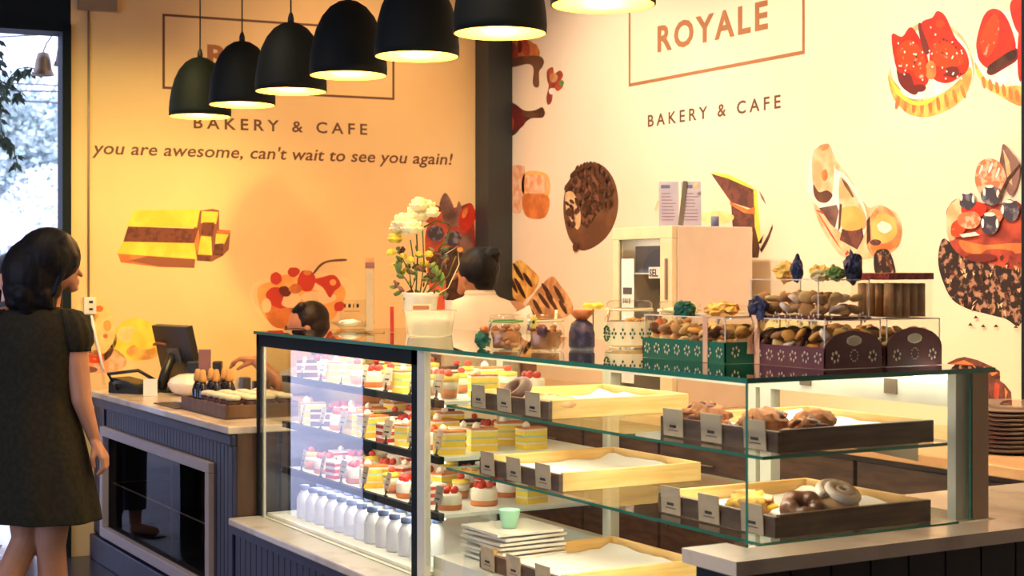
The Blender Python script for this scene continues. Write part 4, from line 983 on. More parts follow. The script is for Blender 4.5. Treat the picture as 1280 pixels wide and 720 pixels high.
for x,y,dd,r_ in ((505,278,0,.052),(522,268,.04,.055),(515,285,-.05,.048),(534,260,.05,.045),(524,256,0,.042),(541,266,-.02,.032),(497,286,.03,.035)): rose(rel(x,y,dd),r_,'petal')
for x,y,r_ in ((494,298,.034),(489,316,.022),(513,325,.020),(530,330,.024),(504,320,.018),(493,332,.018),(523,318,.018),(536,318,.02),(508,338,.018)): rose(rel(x,y,random.uniform(-.04,.04)),r_,'petal_yellow','small_bloom')
b = MB()
for k in range(60):
    x, y = random.uniform(492,560), random.uniform(310,372); c = rel(x,y,random.uniform(-.05,.05))
    b.ball(c,(.004,.020,.009),('leaf_green','leaf_brown','stem_green')[k%3],1,None,.2,5,Matrix.Rotation(random.random()*6,3,'Z') @ Matrix.Rotation(random.uniform(-1,1),3,'X'))
for x,y in ((498,333),(545,342),(552,350)): b.ball(rel(x,y),(.01,.022,.032),'leaf_green',2,None,.3,6)
b.build('leaves',e)
e = empty('plastic_tub',(2.54,5.04,ZS),'frosted white plastic tub in front of the flower pot','tub')
MB().lathe([(0,0),(.078,0),(.082,.004),(.095,.088),(.099,.090),(.099,.096),(.093,.096),(.080,.006),(0,.005)],(0,0,0),'frosted',36).build('tub_body',e)
MB().lathe([(0,.006),(.077,.006),(.086,.07),(0,.074)],(0,0,0),'paper',28).build('contents',e)
o = MB().box((-.035,-.02,0),(.035,.02,.20),'red_box',bev=.002).build('red_carton',None,P(547,410,z=ZS),math.radians(-30)); tag(o,'narrow red carton standing right of the flower pot','carton')
e = empty('acrylic_stand',(2.47,5.42,ZS),'tall narrow acrylic strip stand with brown top','stand',None,math.radians(-30))
MB().box((-.055,-.03,0),(.055,.03,.004),'acrylic').build('foot',e); MB().box((-.018,-.0015,.004),(.018,.0015,.25),'acrylic').build('strip',e)
MB().box((-.018,-.0025,.251),(.018,.0025,.275),'card_mauve').build('brown_band',e); MB().box((-.016,-.0025,.2755),(.016,.0025,.292),'pastry').build('pastry_picture',e)
MB().box((-.014,-.0032,.01),(.014,-.0016,.245),'frosted').build('insert',e)
e = empty('sample_stand',P(441,407,z=ZS),'small clear countertop sign with dark round letters','sign',None,math.radians(-30))
MB().box((-.06,-.03,0),(.06,.03,.004),'acrylic').build('foot',e); MB().box((-.058,-.002,.004),(.058,.002,.115),'acrylic').build('panel',e)
b = MB()
for x, w_ in ((-.034,.5),(-.014,1),(.004,.35),(.022,1)): b.ball((x,-.0035,.088),(.0065*w_,.0015,.010),'ink',2)
for k in range(9): b.box((-.035+k*.0075,-.003,.062),(-.031+k*.0075,-.0022,.0645),'ink')
b.build('sign_print',e)
e = empty('glass_dome_plate',P(440,411,z=ZS),'shallow clear glass dish left of the acrylic strip','dish')
MB().lathe([(0,0),(.05,0),(.055,.006),(.095,.026),(.096,.030),(.092,.030),(.053,.010),(0,.008)],(0,0,0),'acrylic',36).build('dish',e)
MB().ball((-.01,0,.026),(.045,.04,.013),'paper',3,None,.4,6).build('wrapped_sweet',e)
o = MB().box((-.006,-.006,0),(.006,.006,.10),'red_glaze',bev=.001).build('lipstick_sticker',None,P(490,415,z=ZS)); tag(o,'thin red stick standing right of the acrylic strip','stick')
o = MB().box((-.015,-.0015,0),(.015,.0015,.13),'frosted').build('clear_card_holder',None,(2.66,5.12,ZS),math.radians(-50)); tag(o,'narrow frosted card holder against the flower pot','card holder')

# ================================================================ BACK COUNTER THINGS
e = empty('cooler_cabinet',(3.85,5.33,.90),'cream countertop cooler cabinet with glass door on the back counter','cabinet')
w_, l_, h_ = .44, .46, .80; t = .03
b = MB(); b.box((.03,0,0),(w_,t,h_),'fridge_white',bev=.004); b.box((.03,l_-t,0),(w_,l_,h_),'fridge_white',bev=.004); b.box((w_-t,t,0),(w_,l_-t,h_),'fridge_in'); b.box((.03,t,0),(w_-t,l_-t,t),'fridge_in'); b.box((.03,t,h_-t),(w_-t,l_-t,h_),'fridge_white'); b.build('cabinet_body',e)
d_ = MB(); f = .055
d_.box((0,0,0),(.027,l_,f),'fridge_cream',bev=.003); d_.box((0,0,h_-f),(.027,l_,h_),'fridge_cream',bev=.003); d_.box((0,0,f),(.027,f*1.6,h_-f),'fridge_cream',bev=.003); d_.box((0,l_-f*.9,f),(.027,l_,h_-f),'fridge_cream',bev=.003)
dr = d_.build('door_frame',e); MB().edge_box((.010,f*1.6,f),(.016,l_-f*.9,h_-f),'glass','glass_edge',0).build('door_glass',dr); MB().box((-.012,.028,.48),(-.001,.040,.66),'taupe_metal',bev=.003).build('door_handle',dr)
for z in (.30,.59): MB().box((.06,t+.001,z),(w_-t-.001,l_-t-.001,z+.006),'white_board').build('shelf',e)
MB().box((.0085,.30,.10),(.0098,.40,.66),'paper').build('door_poster',dr); MB().box((.0075,.315,.50),(.0084,.385,.53),'plastic_grey').build('poster_print',dr)
MB().box((.0085,.098,.572),(.0098,.185,.622),'white_ceramic').build('door_sticker',dr)
def flat_text(s, size, m, parent, loc, rot, name):
    cu = bpy.data.curves.new('t','FONT'); cu.body = s; cu.offset = size*.03; cu.size = size; cu.resolution_u = 2
    to = bpy.data.objects.new('t',cu); C.objects.link(to); bpy.context.view_layer.update()
    me = bpy.data.meshes.new_from_object(to.evaluated_get(bpy.context.evaluated_depsgraph_get())); bpy.data.objects.remove(to)
    me.materials.clear(); me.materials.append(M[m]); o = bpy.data.objects.new(name,me); C.objects.link(o); o.parent = parent; o.location = loc; o.rotation_euler = rot
    return o
flat_text('SEL',.045,'ink',dr,(.0078,.180,.581),(PI/2,0,-PI/2),'sticker_letters')
flat_text('SALE',.03,'ink',dr,(.0072,.388,.46),(PI/2,0,-PI/2),'poster_letters')
o = MB().box((0,0,0),(.22,.36,.12),'bluegrey',bev=.004).build('blue_box',None,(3.85+.08,5.365,.90+.597)); tag(o,'blue grey box on the upper shelf inside the cooler cabinet','box')
o = MB().box((0,0,0),(.22,.30,.07),'bluegrey',bev=.004).build('blue_box',None,(3.85+.12,5.38,.90+.307)); tag(o,'flat blue grey box on the lower shelf inside the cooler cabinet','box')
e = empty('leaflet_holder',(4.02,5.50,1.701),'acrylic leaflet holder with two lilac leaflets on the cooler cabinet','leaflet holder',None,math.radians(-33))
MB().box((-.10,-.02,0),(.10,.04,.005),'acrylic').build('foot',e)
Tt = Matrix.Rotation(math.radians(-8),4,'X')
for sx, lb in ((-.095,0),(.005,1)):
    lf = MB().box((sx,0,.006),(sx+.088,.003,.205),'card_lilac',Tt).build('leaflet',e)
    b = MB()
    for k in range(9): b.box((sx+.012,-.0012,.03+k*.015),(sx+.012+random.uniform(.04,.066),-.0002,.033+k*.015),'motif_dim',Tt)
    b.box((sx+.01,-.0014,.175),(sx+.05,-.0002,.19),'bluegrey',Tt); b.build('leaflet_print',lf)
MB().box((-.012,-.006,.006),(.008,-.002,.208),'brass',Matrix.Rotation(math.radians(-8),4,'X') @ Matrix.Rotation(math.radians(7),4,'Y')).build('divider_strip',e)
MB().ball((.07,-.004,.182),(.010,.002,.014),'sponge_pale',2).build('leaflet_picture',e)
o = MB().lathe([(0,0),(.018,0),(.018,.045),(0,.045)],(0,0,0),'bluegrey',16).build('small_tin',None,(4.12,5.38,1.701)); tag(o,'small striped tin beside the leaflet holder','tin')
o['label'] = 'small dark tin on the cooler cabinet right of the leaflets'
# plates stack on the right
q = P(1262,556,z=.90); q = Vector((3.95, q.y*3.95/q.x, .901))
for k in range(10):
    if k == 0:
        p0 = MB().lathe([(0,0),(.07,0),(.075,.003),(.112,.010),(.115,.013),(.110,.014),(.07,.006),(0,.006)],(0,0,0),'plate_brown',40).build('dinner_plate'); o = p0
    else: o = p0.copy(); C.objects.link(o)
    o.location = q+Vector((0,0,.0145*k)); tag(o,'brown plate %s in the stack on the back counter' % (['at the bottom','second from the bottom','third from the bottom','fourth from the bottom','fifth from the bottom','fifth from the top','fourth from the top','third from the top','second from the top','on top'][k]),'plate','brown plates stacked on the back counter')
o = MB().lathe([(0,0),(.06,0),(.11,.020),(.112,.022),(.104,.022),(.06,.005),(0,.004)],(0,0,0),'acrylic',32).build('clear_bowl',None,q+Vector((0,0,.147))); tag(o,'clear shallow bowl on top of the brown plate stack','bowl')
o = MB().tube([(0,0,.02),(.02,-.03,.03),(.05,-.05,.034),(.08,-.04,.03),(.1,-.01,.02)],[.006,.018,.025,.018,.006],'pastry',10).build('croissant',None,Vector((3.80,3.16,.899))); tag(o,'brown croissant at the right edge on the back counter','pastry')

# ================================================================ ORDER COUNTER THINGS
ZK = .883
# point of sale monitor
q = P(205,490,z=ZK); 
e = empty('pos_monitor',(2.42,7.70,ZK),'black cash desk monitor on a tilting stand, seen from behind','monitor',None,math.radians(-76))
Tm = Matrix.Translation((0,0,.19)) @ Matrix.Rotation(math.radians(14),4,'X')
b = MB(); b.box((-.17,-.018,-.155),(.17,.018,.155),'plastic_black',Tm,bev=0); b.build('screen_housing',e)
MB().box((-.155,.0185,-.14),(.155,.0195,.14),'plastic_grey',Tm).build('screen',e)
b = MB(); b.box((-.10,-.12,0),(.10,.09,.014),'plastic_black',None,.004); b.build('stand_base',e)
MB().tube([(0,-.10,.012),(0,-.075,.10),(0,-.03,.19)],[.03,.026,.022],'plastic_black',10).build('stand_arm',e)
b = MB(); b.box((-.05,-.032,-.04),(.05,-.018,.04),'plastic_grey',Tm); b.tube([Tm@Vector((-.05,-.03,.06)),Tm@Vector((-.10,-.05,.07)),Tm@Vector((-.14,-.045,.06))],.008,'crust_dark',6); b.build('rear_mount',e)
# small card reader / phone heap
def lump(label, px, py, r, m, cat, name, z=ZK, rz=0, nz=.15):
    q = P(px,py,z=z); o = MB().ball((0,0,r[2]*.93),r,m,3,None,nz,6).build(name,None,(q.x,q.y,z),rz); return tag(o,label,cat)
e = empty('card_terminal',(2.19,7.70,ZK),'black card terminal with cables at the wall end of the counter','card terminal',None,.5)
b = MB(); b.loft([[Vector((sx*.07*k_,sy*.11*k_,zz+(.02 if sy > 0 else 0)*hh)) for sx, sy in ((-1,-1),(1,-1),(1,1),(-1,1))] for zz, k_, hh in ((0,1,0),(.03,1,1),(.05,.85,1.4))],'plastic_black',smooth=False); b.build('terminal_body',e)
MB().box((-.045,-.08,.0515),(.045,.0,.054),'plastic_grey').build('keypad',e)
b = MB(); b.tube([(-.07,.05,.02),(-.14,.0,.06),(-.16,-.1,.07),(-.08,-.17,.03),(.02,-.15,.02)],.007,'plastic_black',8); b.tube([(-.05,.08,.03),(-.12,.06,.10),(-.05,-.08,.12),(.06,-.12,.05)],.009,'plastic_black',8); b.build('cable',e)
e = empty('receipt_card',(2.30,7.20,ZK),'white folded card standing on the counter before the monitor','card',None,math.radians(-30))
q = P(188,495,z=ZK); e.location = q
MB().box((-.035,-.002,0),(.035,.002,.085),'paper').build('card_front',e); MB().box((-.035,.002,0),(.035,.03,.002),'paper').build('card_foot',e)
e = empty('menu_card',(2.5,7.4,ZK),'small mauve card in a stand behind the bottles','card',None,math.radians(-30)); q = P(256,478,d=7.5); q.z = ZK; e.location = q
MB().box((-.030,-.002,.12),(.030,.002,.235),'card_mauve').build('card_front',e); MB().lathe([(0,0),(.03,0),(.03,.006),(.005,.012),(.004,.119),(0,.119)],(0,0,0),'white_ceramic',16).build('card_base',e)
q = P(236,494,z=ZK); e = empty('sugar_bowl',q,'cream ceramic lidded bowl between the monitor and the bottles','bowl')
MB().lathe([(0,0),(.05,0),(.085,.02),(.105,.055),(.105,.062),(.09,.058),(0,.05)],(0,0,0),'white_ceramic',32).build('bowl',e); MB().lathe([(.103,.063),(.09,.085),(.05,.105),(.0,.11)],(0,0,0),'white_ceramic',32).build('lid',e)
for px, py, lb in ((248,473,'black speaker block behind the mauve card'),):
    q = P(px,py,d=7.72); q.z = ZK; o = MB().box((-.055,-.03,0),(.055,.03,.165),'plastic_black',None,.008).build('speaker_box',None,q,math.radians(-30)); tag(o,lb,'speaker')
o = MB().box((-.022,-.03,0),(.022,.03,.165),'plastic_black',None,.008).build('speaker_box',None,Vector(P(272,473,d=7.72).xy.to_3d())+Vector((0,0,ZK)),math.radians(-30)); tag(o,'small black block right of the mauve card','speaker')
o = MB().box((-.12,-.17,0),(.12,.17,.004),'plastic_black',None,.0015).build('place_mat',None,(2.21,6.86,ZK)); tag(o,'black flat tray beside the wooden bottle tray','tray')
o = MB().lathe([(0,0),(.06,0),(.09,.012),(.092,.016),(.058,.006),(0,.005)],(0,0,0),'white_ceramic',28).build('saucer',None,(2.24,6.86,ZK+.005)); tag(o,'white saucer on the black tray behind the bottles','saucer')
# wooden tray with bottles and jars
e = empty('wooden_crate',(2.12,6.10,ZK),'shallow brown wooden tray of sauces at the counter corner','tray')
b = MB(); w_, l_, h_ = .36, .60, .058; t = .01
b.box((0,0,0),(w_,l_,.006),'walnut'); b.build('tray_bottom',e)
b = MB(); b.box((0,0,.006),(t,l_,h_),'brown_panel',None,.002); b.box((w_-t,0,.006),(w_,l_,h_),'brown_panel',None,.002); b.box((t,0,.006),(w_-t,t,h_),'brown_panel',None,.002); b.box((t,l_-t,.006),(w_-t,l_,h_),'brown_panel',None,.002); b.build('tray_sides',e)
bb = None; n = 0
for row in range(3):
    for k in range(2):
        lb = 'dark sauce bottle with orange cap, %s row in the wooden tray, %s side' % (('front','middle','rear')[row],('wall','camera')[k])
        if bb is None:
            bb = empty('sauce_bottle',(0,0,0),lb,'bottle','orange capped bottles in the wooden tray')
            MB().lathe([(0,0),(.024,0),(.026,.004),(.026,.085),(.018,.11),(.012,.122),(0,.122)],(0,0,0),'bottle_dark',20).build('bottle_body',bb)
            MB().lathe([(0,.1225),(.0165,.1225),(.019,.135),(.013,.165),(.009,.176),(0,.178)],(0,0,0),'cap_orange',16).build('bottle_cap',bb); c = bb
        else: c = copy_tree(bb)
        c.location = (2.165+row*.062,6.60-k*.07,ZK+.0065); c['label'] = lb
jj = None
for row in range(4):
    for k in range(5):
        lb = 'cream-lidded jar in the wooden tray, %s row, %s from the near end' % (ordn(row),ordn(k))
        if jj is None:
            jj = empty('spread_jar',(0,0,0),lb,'jar','cream lidded jars in the wooden tray')
            MB().lathe([(0,0),(.028,0),(.031,.004),(.031,.06),(.027,.068),(0,.068)],(0,0,0),'choc',20).build('jar_body',jj)
            MB().lathe([(.0315,.018),(.0315,.048)],(0,0,0),'card_taupe',20).build('jar_label',jj)
            MB().lathe([(0,.0685),(.029,.0685),(.033,.072),(.032,.084),(.020,.089),(0,.090)],(0,0,0),'label_cream',20).build('jar_lid',jj); c = jj
        else: c = copy_tree(jj)
        c.location = (2.172+row*.078,6.155+k*.08,ZK+.0065); c['label'] = lb
# cup machine items by the hand
q = P(312,470,z=ZK)
e = empty('coffee_mug',(2.50,6.70,ZK),'black mug beside the hand at the left end of the glass case','mug')
MB().lathe([(0,0),(.036,0),(.04,.006),(.042,.11),(.038,.11),(.036,.01),(0,.008)],(0,0,0),'plastic_black',28).build('mug_body',e)
MB().tube([(.04,0,.09),(.065,0,.085),(.07,0,.055),(.06,0,.03),(.04,0,.025)],.005,'plastic_black',8).build('mug_handle',e)
e = empty('tape_dispenser',(2.48,6.86,ZK),'dark tape dispenser under the reaching hand','dispenser')
b = MB(); b.box((-.03,-.09,0),(.03,.09,.03),'plastic_grey',None,.006); b.box((-.02,-.03,.03),(.02,.03,.12),'plastic_grey',None,.006); b.build('dispenser_body',e)
MB().lathe([(.022,-.012),(.042,-.012),(.042,.012),(.022,.012),(.022,-.012)],(0,0,0),'label_cream',24,Matrix.Translation((0,.05,.075)) @ Matrix.Rotation(PI/2,4,'Y')).build('tape_roll',e)

# ================================================================ PEOPLE
def frame_at(px, d):
    """upright frame turned to the viewer's bearing: X to the right, Y away"""
    v = ray(px, HOR)*d; return Vector((v.x, v.y, 0))
def ell(cx, cy, rx, ry, z, n=48, fold=0, nf=9, ph=0):
    return [Vector((cx+(rx+fold*math.sin(nf*t+ph))*math.cos(t), cy+(ry+fold*math.sin(nf*t+ph))*math.sin(t), z)) for t in [2*PI*i/n for i in range(n)]]
def add_hand(b, wrist, knk, mid, tip, spread, m, thumb, r=.0085):
    W, K, Mi, Ti = map(Vector,(wrist,knk,mid,tip)); S = Vector(spread)
    for k in range(4):
        o_ = S*(k-1.5); ln = (.88,1.0,.95,.78)[k]
        kk = K+o_; mm = kk+(Mi-K)*ln; tt = mm+(Ti-Mi)*ln
        b.capsule(W+o_*.45,.016,kk,.0115,m); b.capsule(kk,r+.001,mm,r,m); b.capsule(mm,r,tt,r*.8,m)
    a, c, d = map(Vector, thumb); b.capsule(a,.013,c,.010,m); b.capsule(c,.010,d,.008,m)

# --- woman at the counter
base = frame_at(45,5.6)
w = empty('person',base,'woman in a short sleeved olive dress with black bobbed hair standing at the counter','person',None,-YAW)
b = MB(); m = 'skin'
b.ball((.062,.015,1.535),(.092,.078,.108),m,3); b.capsule((.10,.02,1.475),.045,(.128,.02,1.462),.022,m)            # skull, jaw
b.ball((.118,.02,1.50),(.030,.05,.05),m,2); b.capsule((.143,.02,1.512),.010,(.161,.02,1.489),.0095,m,1)                # cheek, nose
b.capsule((.144,.02,1.472),.010,(.150,.02,1.468),.008,m,1); b.capsule((.147,.02,1.460),.008,(.149,.02,1.458),.007,m,1)   # lips
b.capsule((.138,.02,1.44),.014,(.128,.02,1.44),.018,m,1); b.capsule((.135,.02,1.535),.02,(.12,.02,1.55),.03,m,1)
b.ball((.058,-.062,1.50),(.018,.010,.028),m,2)                                                                          # ear
b.capsule((.045,.01,1.47),.052,(.02,.0,1.33),.060,m)
b.capsule((-.11,0,1.32),.055,(.11,0,1.31),.055,m); b.ball((0,.0,1.18),(.13,.085,.17),m,3); b.ball((.0,0,.93),(.155,.11,.14),m,3); b.capsule((0,0,1.1),.10,(0,0,1.0),.10,m)
b.capsule((.135,0,1.30),.050,(.172,-.015,1.03),.037,m); b.capsule((.172,-.015,1.03),.037,(.215,0,.885),.0225,m)
add_hand(b,(.218,0,.872),(.252,.0,.815),(.256,.0,.778),(.232,.0,.752),(0,.0185,.0),m,((.222,-.02,.85),(.218,-.036,.818),(.222,-.03,.785)))
b.capsule((-.145,0,1.30),.050,(-.165,.0,1.03),.037,m); b.capsule((-.165,.0,1.03),.037,(-.17,.03,.83),.0225,m)
add_hand(b,(-.17,.03,.82),(-.175,.03,.76),(-.172,.045,.72),(-.165,.06,.70),(.0,.0185,.0),m,((-.165,.04,.80),(-.15,.06,.77),(-.15,.065,.74)))
b.capsule((.085,0,.88),.085,(.055,.0,.50),.055,m); b.capsule((.055,0,.50),.053,(.058,.02,.34),.055,m); b.capsule((.058,.02,.34),.052,(.06,.03,.10),.032,m); b.capsule((.06,.03,.06),.034,(.075,.16,.035),.026,m)
b.capsule((-.06,0,.88),.085,(-.035,.0,.52),.053,m); b.capsule((-.035,0,.52),.052,(-.085,-.05,.38),.052,m); b.capsule((-.085,-.05,.38),.050,(-.16,-.14,.16),.032,m); b.capsule((-.165,-.15,.13),.034,(-.12,-.06,.04),.026,m)
remesh(b.build('person_body',w),.0045,5)
# hair
b = MB(); m = 'hair'
b.ball((.045,.0,1.555),(.118,.108,.112),m,3); b.ball((-.005,-.01,1.50),(.115,.105,.13),m,3); b.ball((-.010,-.01,1.44),(.108,.092,.085),m,3); b.ball((-.012,-.018,1.39),(.096,.078,.045),m,3); b.capsule((.045,-.03,1.42),.04,(.055,-.03,1.385),.03,m)
b.capsule((-.08,-.03,1.42),.03,(-.06,-.02,1.36),.025,m); b.capsule((-.02,-.07,1.42),.045,(-.005,-.055,1.355),.03,m); b.capsule((.05,-.06,1.42),.03,(.065,-.05,1.375),.018,m)
b.capsule((.10,-.035,1.60),.045,(.145,-.03,1.555),.022,m); b.capsule((.145,-.03,1.555),.022,(.150,-.028,1.525),.012,m); b.capsule((.11,-.055,1.57),.03,(.115,-.06,1.50),.012,m); b.capsule((.115,-.06,1.50),.012,(.085,-.062,1.42),.010,m)
b.capsule((.03,.07,1.48),.04,(.05,.065,1.38),.03,m)
for k in range(16):
    a = random.uniform(0,2*PI); x_, y_ = .04+.10*math.cos(a), .10*math.sin(a)
    if x_ > .08 : continue
    b.capsule((x_,y_,1.56),.012,(x_*.9-.02,y_*.95,1.40+random.uniform(-.03,.02)),.008,m,1)
remesh(b.build('hair',w),.005,3)
# dress
rings = []
for z, cx, rx, ry, fo in ((1.375,.005,.075,.060,0),(1.362,.0,.105,.072,0),(1.345,.0,.150,.082,0),(1.31,.0,.172,.095,0),(1.25,.0,.168,.105,.001),(1.18,-.002,.155,.108,.002),(1.10,0,.142,.105,.002),(1.03,.0,.140,.105,.003),(.97,.005,.150,.115,.003),(.88,.014,.162,.128,.004),(.78,.026,.170,.138,.006),(.68,.038,.180,.146,.008),(.60,.045,.186,.152,.010),(.585,.046,.187,.153,.010)):
    rings.append(ell(cx,.0,rx,ry,z,64,fo,7,.8*z))
rings = rings+[[p+Vector((0,0,.004))+(Vector((.046,0,p.z))-p)*.04 for p in rings[-1]]]
dress = MB().loft(rings[:-1],'olive',cap=False).build('dress',w)
sd = dress.modifiers.new('solid','SOLIDIFY'); sd.thickness = .004
sd = dress.modifiers.new('sub','SUBSURF'); sd.levels = 1; sd.render_levels = 1
def sleeve(sx):
    rr = []
    for i, (z, off, r_) in enumerate(((1.365,.105,.030),(1.355,.118,.052),(1.32,.132,.066),(1.28,.142,.070),(1.24,.148,.066),(1.22,.150,.055),(1.208,.151,.054))):
        rr.append([Vector((sx*off+(r_+.004*math.sin(11*t)*(1 if i in (1,2,3,4) else .4))*math.cos(t)*.92,(r_+.004*math.sin(11*t))*math.sin(t),z+ .0*t)) for t in [2*PI*k/44 for k in range(44)]])
    return MB().loft(rr,'olive').build('sleeve',dress)
sleeve(1); sleeve(-1)
MB().lathe([(.058,0),(.066,.006),(.060,.012)],(.01,0,1.370),'olive',32).build('collar',dress)

# --- passer by outside behind her
base2 = frame_at(12,8.25); base2 = P(14,HOR,d=8.35); base2.z = -.02
w2 = empty('person',(base2.x,base2.y,-.02),'dark haired person outside the doorway, mostly hidden behind the woman','person',None,-YAW)
b = MB(); m = 'skin_dark'; s_ = 1.0
b.ball((0,0,1.50),(.078,.092,.108),m,3); b.capsule((0,0,1.42),.05,(0,0,1.33),.055,m); b.capsule((-.15,0,1.30),.055,(.15,0,1.30),.055,m); b.ball((0,0,1.15),(.14,.09,.18),m,3); b.ball((0,0,.92),(.15,.10,.13),m,3); b.capsule((0,0,1.1),.1,(0,0,.95),.1,m)
for sx in (-1,1):
    b.capsule((sx*.17,0,1.28),.045,(sx*.20,.0,1.02),.035,m); b.capsule((sx*.20,0,1.02),.035,(sx*.20,-.03,.80),.024,m)
    add_hand(b,(sx*.20,-.03,.79),(sx*.20,-.04,.72),(sx*.20,-.05,.68),(sx*.195,-.04,.65),(.0,.0185,.0),m,((sx*.195,-.05,.77),(sx*.18,-.07,.74),(sx*.18,-.07,.71)))
    b.capsule((sx*.08,0,.88),.08,(sx*.09,0,.47),.055,m); b.capsule((sx*.09,0,.47),.053,(sx*.10,.0,.08),.034,m); b.capsule((sx*.10,0,.045),.034,(sx*.11,-.14,.04),.026,m)
remesh(b.build('person_body',w2),.006,4)
remesh(MB().ball((0,.01,1.54),(.098,.105,.09),'hair',3).ball((0,.05,1.46),(.10,.06,.12),'hair',3).capsule((-.07,.03,1.46),.04,(-.07,.03,1.36),.03,'hair').capsule((.07,.03,1.46),.04,(.07,.03,1.36),.03,'hair').build('hair',w2),.006,3)
MB().loft([ell(0,0,rx,ry,z,32) for z, rx, ry in ((1.36,.08,.07),(1.34,.16,.08),(1.28,.175,.10),(1.1,.16,.105),(.9,.17,.12),(.86,.172,.12))],'denim',cap=False).build('top',w2)
for sx in (-1,1):
    MB().loft([[Vector((sx*.09+r_*math.cos(t),r_*math.sin(t),z)) for t in [2*PI*i/20 for i in range(20)]] for z, r_ in ((.90,.092),(.6,.075),(.3,.07),(.16,.068))],'denim',cap=False).build('trouser_leg',w2)
    MB().box((sx*.11-.045,-.18,.003),(sx*.11+.045,.05,.014),'dark_shoe',None,.004).build('sandal',w2)

# --- staff with glasses, bending over the counter (head px 382)
d3 = 7.35; base3 = frame_at(384,d3)
w3 = empty('person',base3,'staff member with dark hair and glasses bending behind the counter','person',None,-YAW)
b = MB(); m = 'skin_dark'
hc = Vector((0,0,1.245))
b.ball(hc,(.092,.078,.105),m,3); b.capsule(hc+Vector((-.05,0,-.05)),.045,hc+Vector((-.072,0,-.085)),.025,m); b.capsule(hc+Vector((-.088,0,-.01)),.011,hc+Vector((-.110,0,-.035)),.011,m,1)
b.ball(hc+Vector((-.06,0,-.03)),(.035,.052,.05),m,2); b.capsule(hc+Vector((-.088,0,-.058)),.010,hc+Vector((-.094,0,-.062)),.009,m,1); b.ball(hc+Vector((.012,-.078,-.03)),(.016,.010,.028),m,2)
b.capsule(hc+Vector((.03,0,-.06)),.052,(.10,.02,1.08),.06,m)
b.capsule((.10,-.15,1.04),.055,(.10,.16,1.04),.055,m); b.capsule((.12,0,1.0),.12,(.22,0,.78),.12,m); b.ball((.24,0,.85),(.14,.17,.15),m,3)
hb = P(297,452,d=7.25); hl = Vector(hb)-Vector(base3); hl = Vector((hl.x*cs-hl.y*sn, hl.x*sn+hl.y*cs, hl.z))
b.capsule((.08,-.17,1.02),.05,(-.10,-.22,.98),.04,m); b.capsule((-.10,-.22,.98),.04,hl+Vector((.085,0,.005)),.026,m)
add_hand(b,hl+Vector((.08,0,.008)),hl+Vector((.015,0,.014)),hl+Vector((-.022,0,-.004)),hl+Vector((-.035,0,-.032)),(0,.0185,0),m,(hl+Vector((.06,-.02,-.005)),hl+Vector((.03,-.032,-.02)),hl+Vector((.005,-.028,-.035))))
b.capsule((.10,.18,1.02),.05,(-.05,.22,.92),.04,m); b.capsule((-.05,.22,.92),.04,(-.20,.12,.92),.026,m)
add_hand(b,(-.20,.12,.92),(-.27,.11,.925),(-.30,.105,.91),(-.315,.10,.90),(0,.0185,0),m,((-.22,.10,.915),(-.25,.08,.91),(-.27,.085,.90)))
for sy in (-.09,.09): b.capsule((.24,sy,.82),.085,(.20,sy,.47),.06,m); b.capsule((.20,sy,.47),.055,(.24,sy,.09),.04,m); b.capsule((.24,sy,.045),.035,(.10,sy,.04),.028,m)
remesh(b.build('person_body',w3),.005,5)
remesh(MB().ball(hc+Vector((.022,0,.034)),(.086,.087,.084),'hair_brown',3).ball(hc+Vector((.050,0,-.005)),(.060,.082,.075),'hair_brown',3).capsule(hc+Vector((-.02,-.05,.085)),.028,hc+Vector((-.055,-.035,.068)),.016,'hair_brown').capsule(hc+Vector((.0,-.07,.03)),.02,hc+Vector((-.01,-.076,.0)),.010,'hair_brown').build('hair',w3),.005,3)
gl = MB(); gl.tube([hc+Vector((-.088,-.05,-.018)),hc+Vector((-.03,-.083,-.015)),hc+Vector((.015,-.083,-.02))],.0025,'plastic_black',6)
for yy in (-.035,.035): gl.tube([hc+Vector((-.098,yy+.026*math.cos(t),-.022+.019*math.sin(t))) for t in [2*PI*i/14 for i in range(15)]],.0028,'plastic_black',6)
gl.build('glasses',w3)
rr = []
for z, cx, rx, ry in ((1.10,.09,.07,.09),(1.07,.10,.10,.19),(1.0,.125,.135,.205),(.9,.17,.145,.19),(.8,.215,.15,.18),(.72,.235,.155,.18)): rr.append(ell(cx,0,rx,ry,z,40,.003,6))
sh = MB().loft(rr,'grey_shirt',cap=False).build('shirt',w3)
MB().tube([(.07,-.17,1.02),(0,-.205,.995),(-.09,-.22,.98)],[.075,.066,.055],'grey_shirt',20).build('sleeve',sh); MB().tube([(.09,.17,1.02),(.03,.20,.97),(-.04,.22,.925)],[.075,.066,.055],'grey_shirt',20).build('sleeve',sh)
for sy in (-.09,.09): MB().loft([[Vector((cx+r_*math.cos(t),sy+r_*math.sin(t),z)) for t in [2*PI*i/20 for i in range(20)]] for z, r_, cx in ((.82,.105,.24),(.47,.08,.20),(.07,.07,.24))],'denim',cap=False).build('trouser_leg',w3)

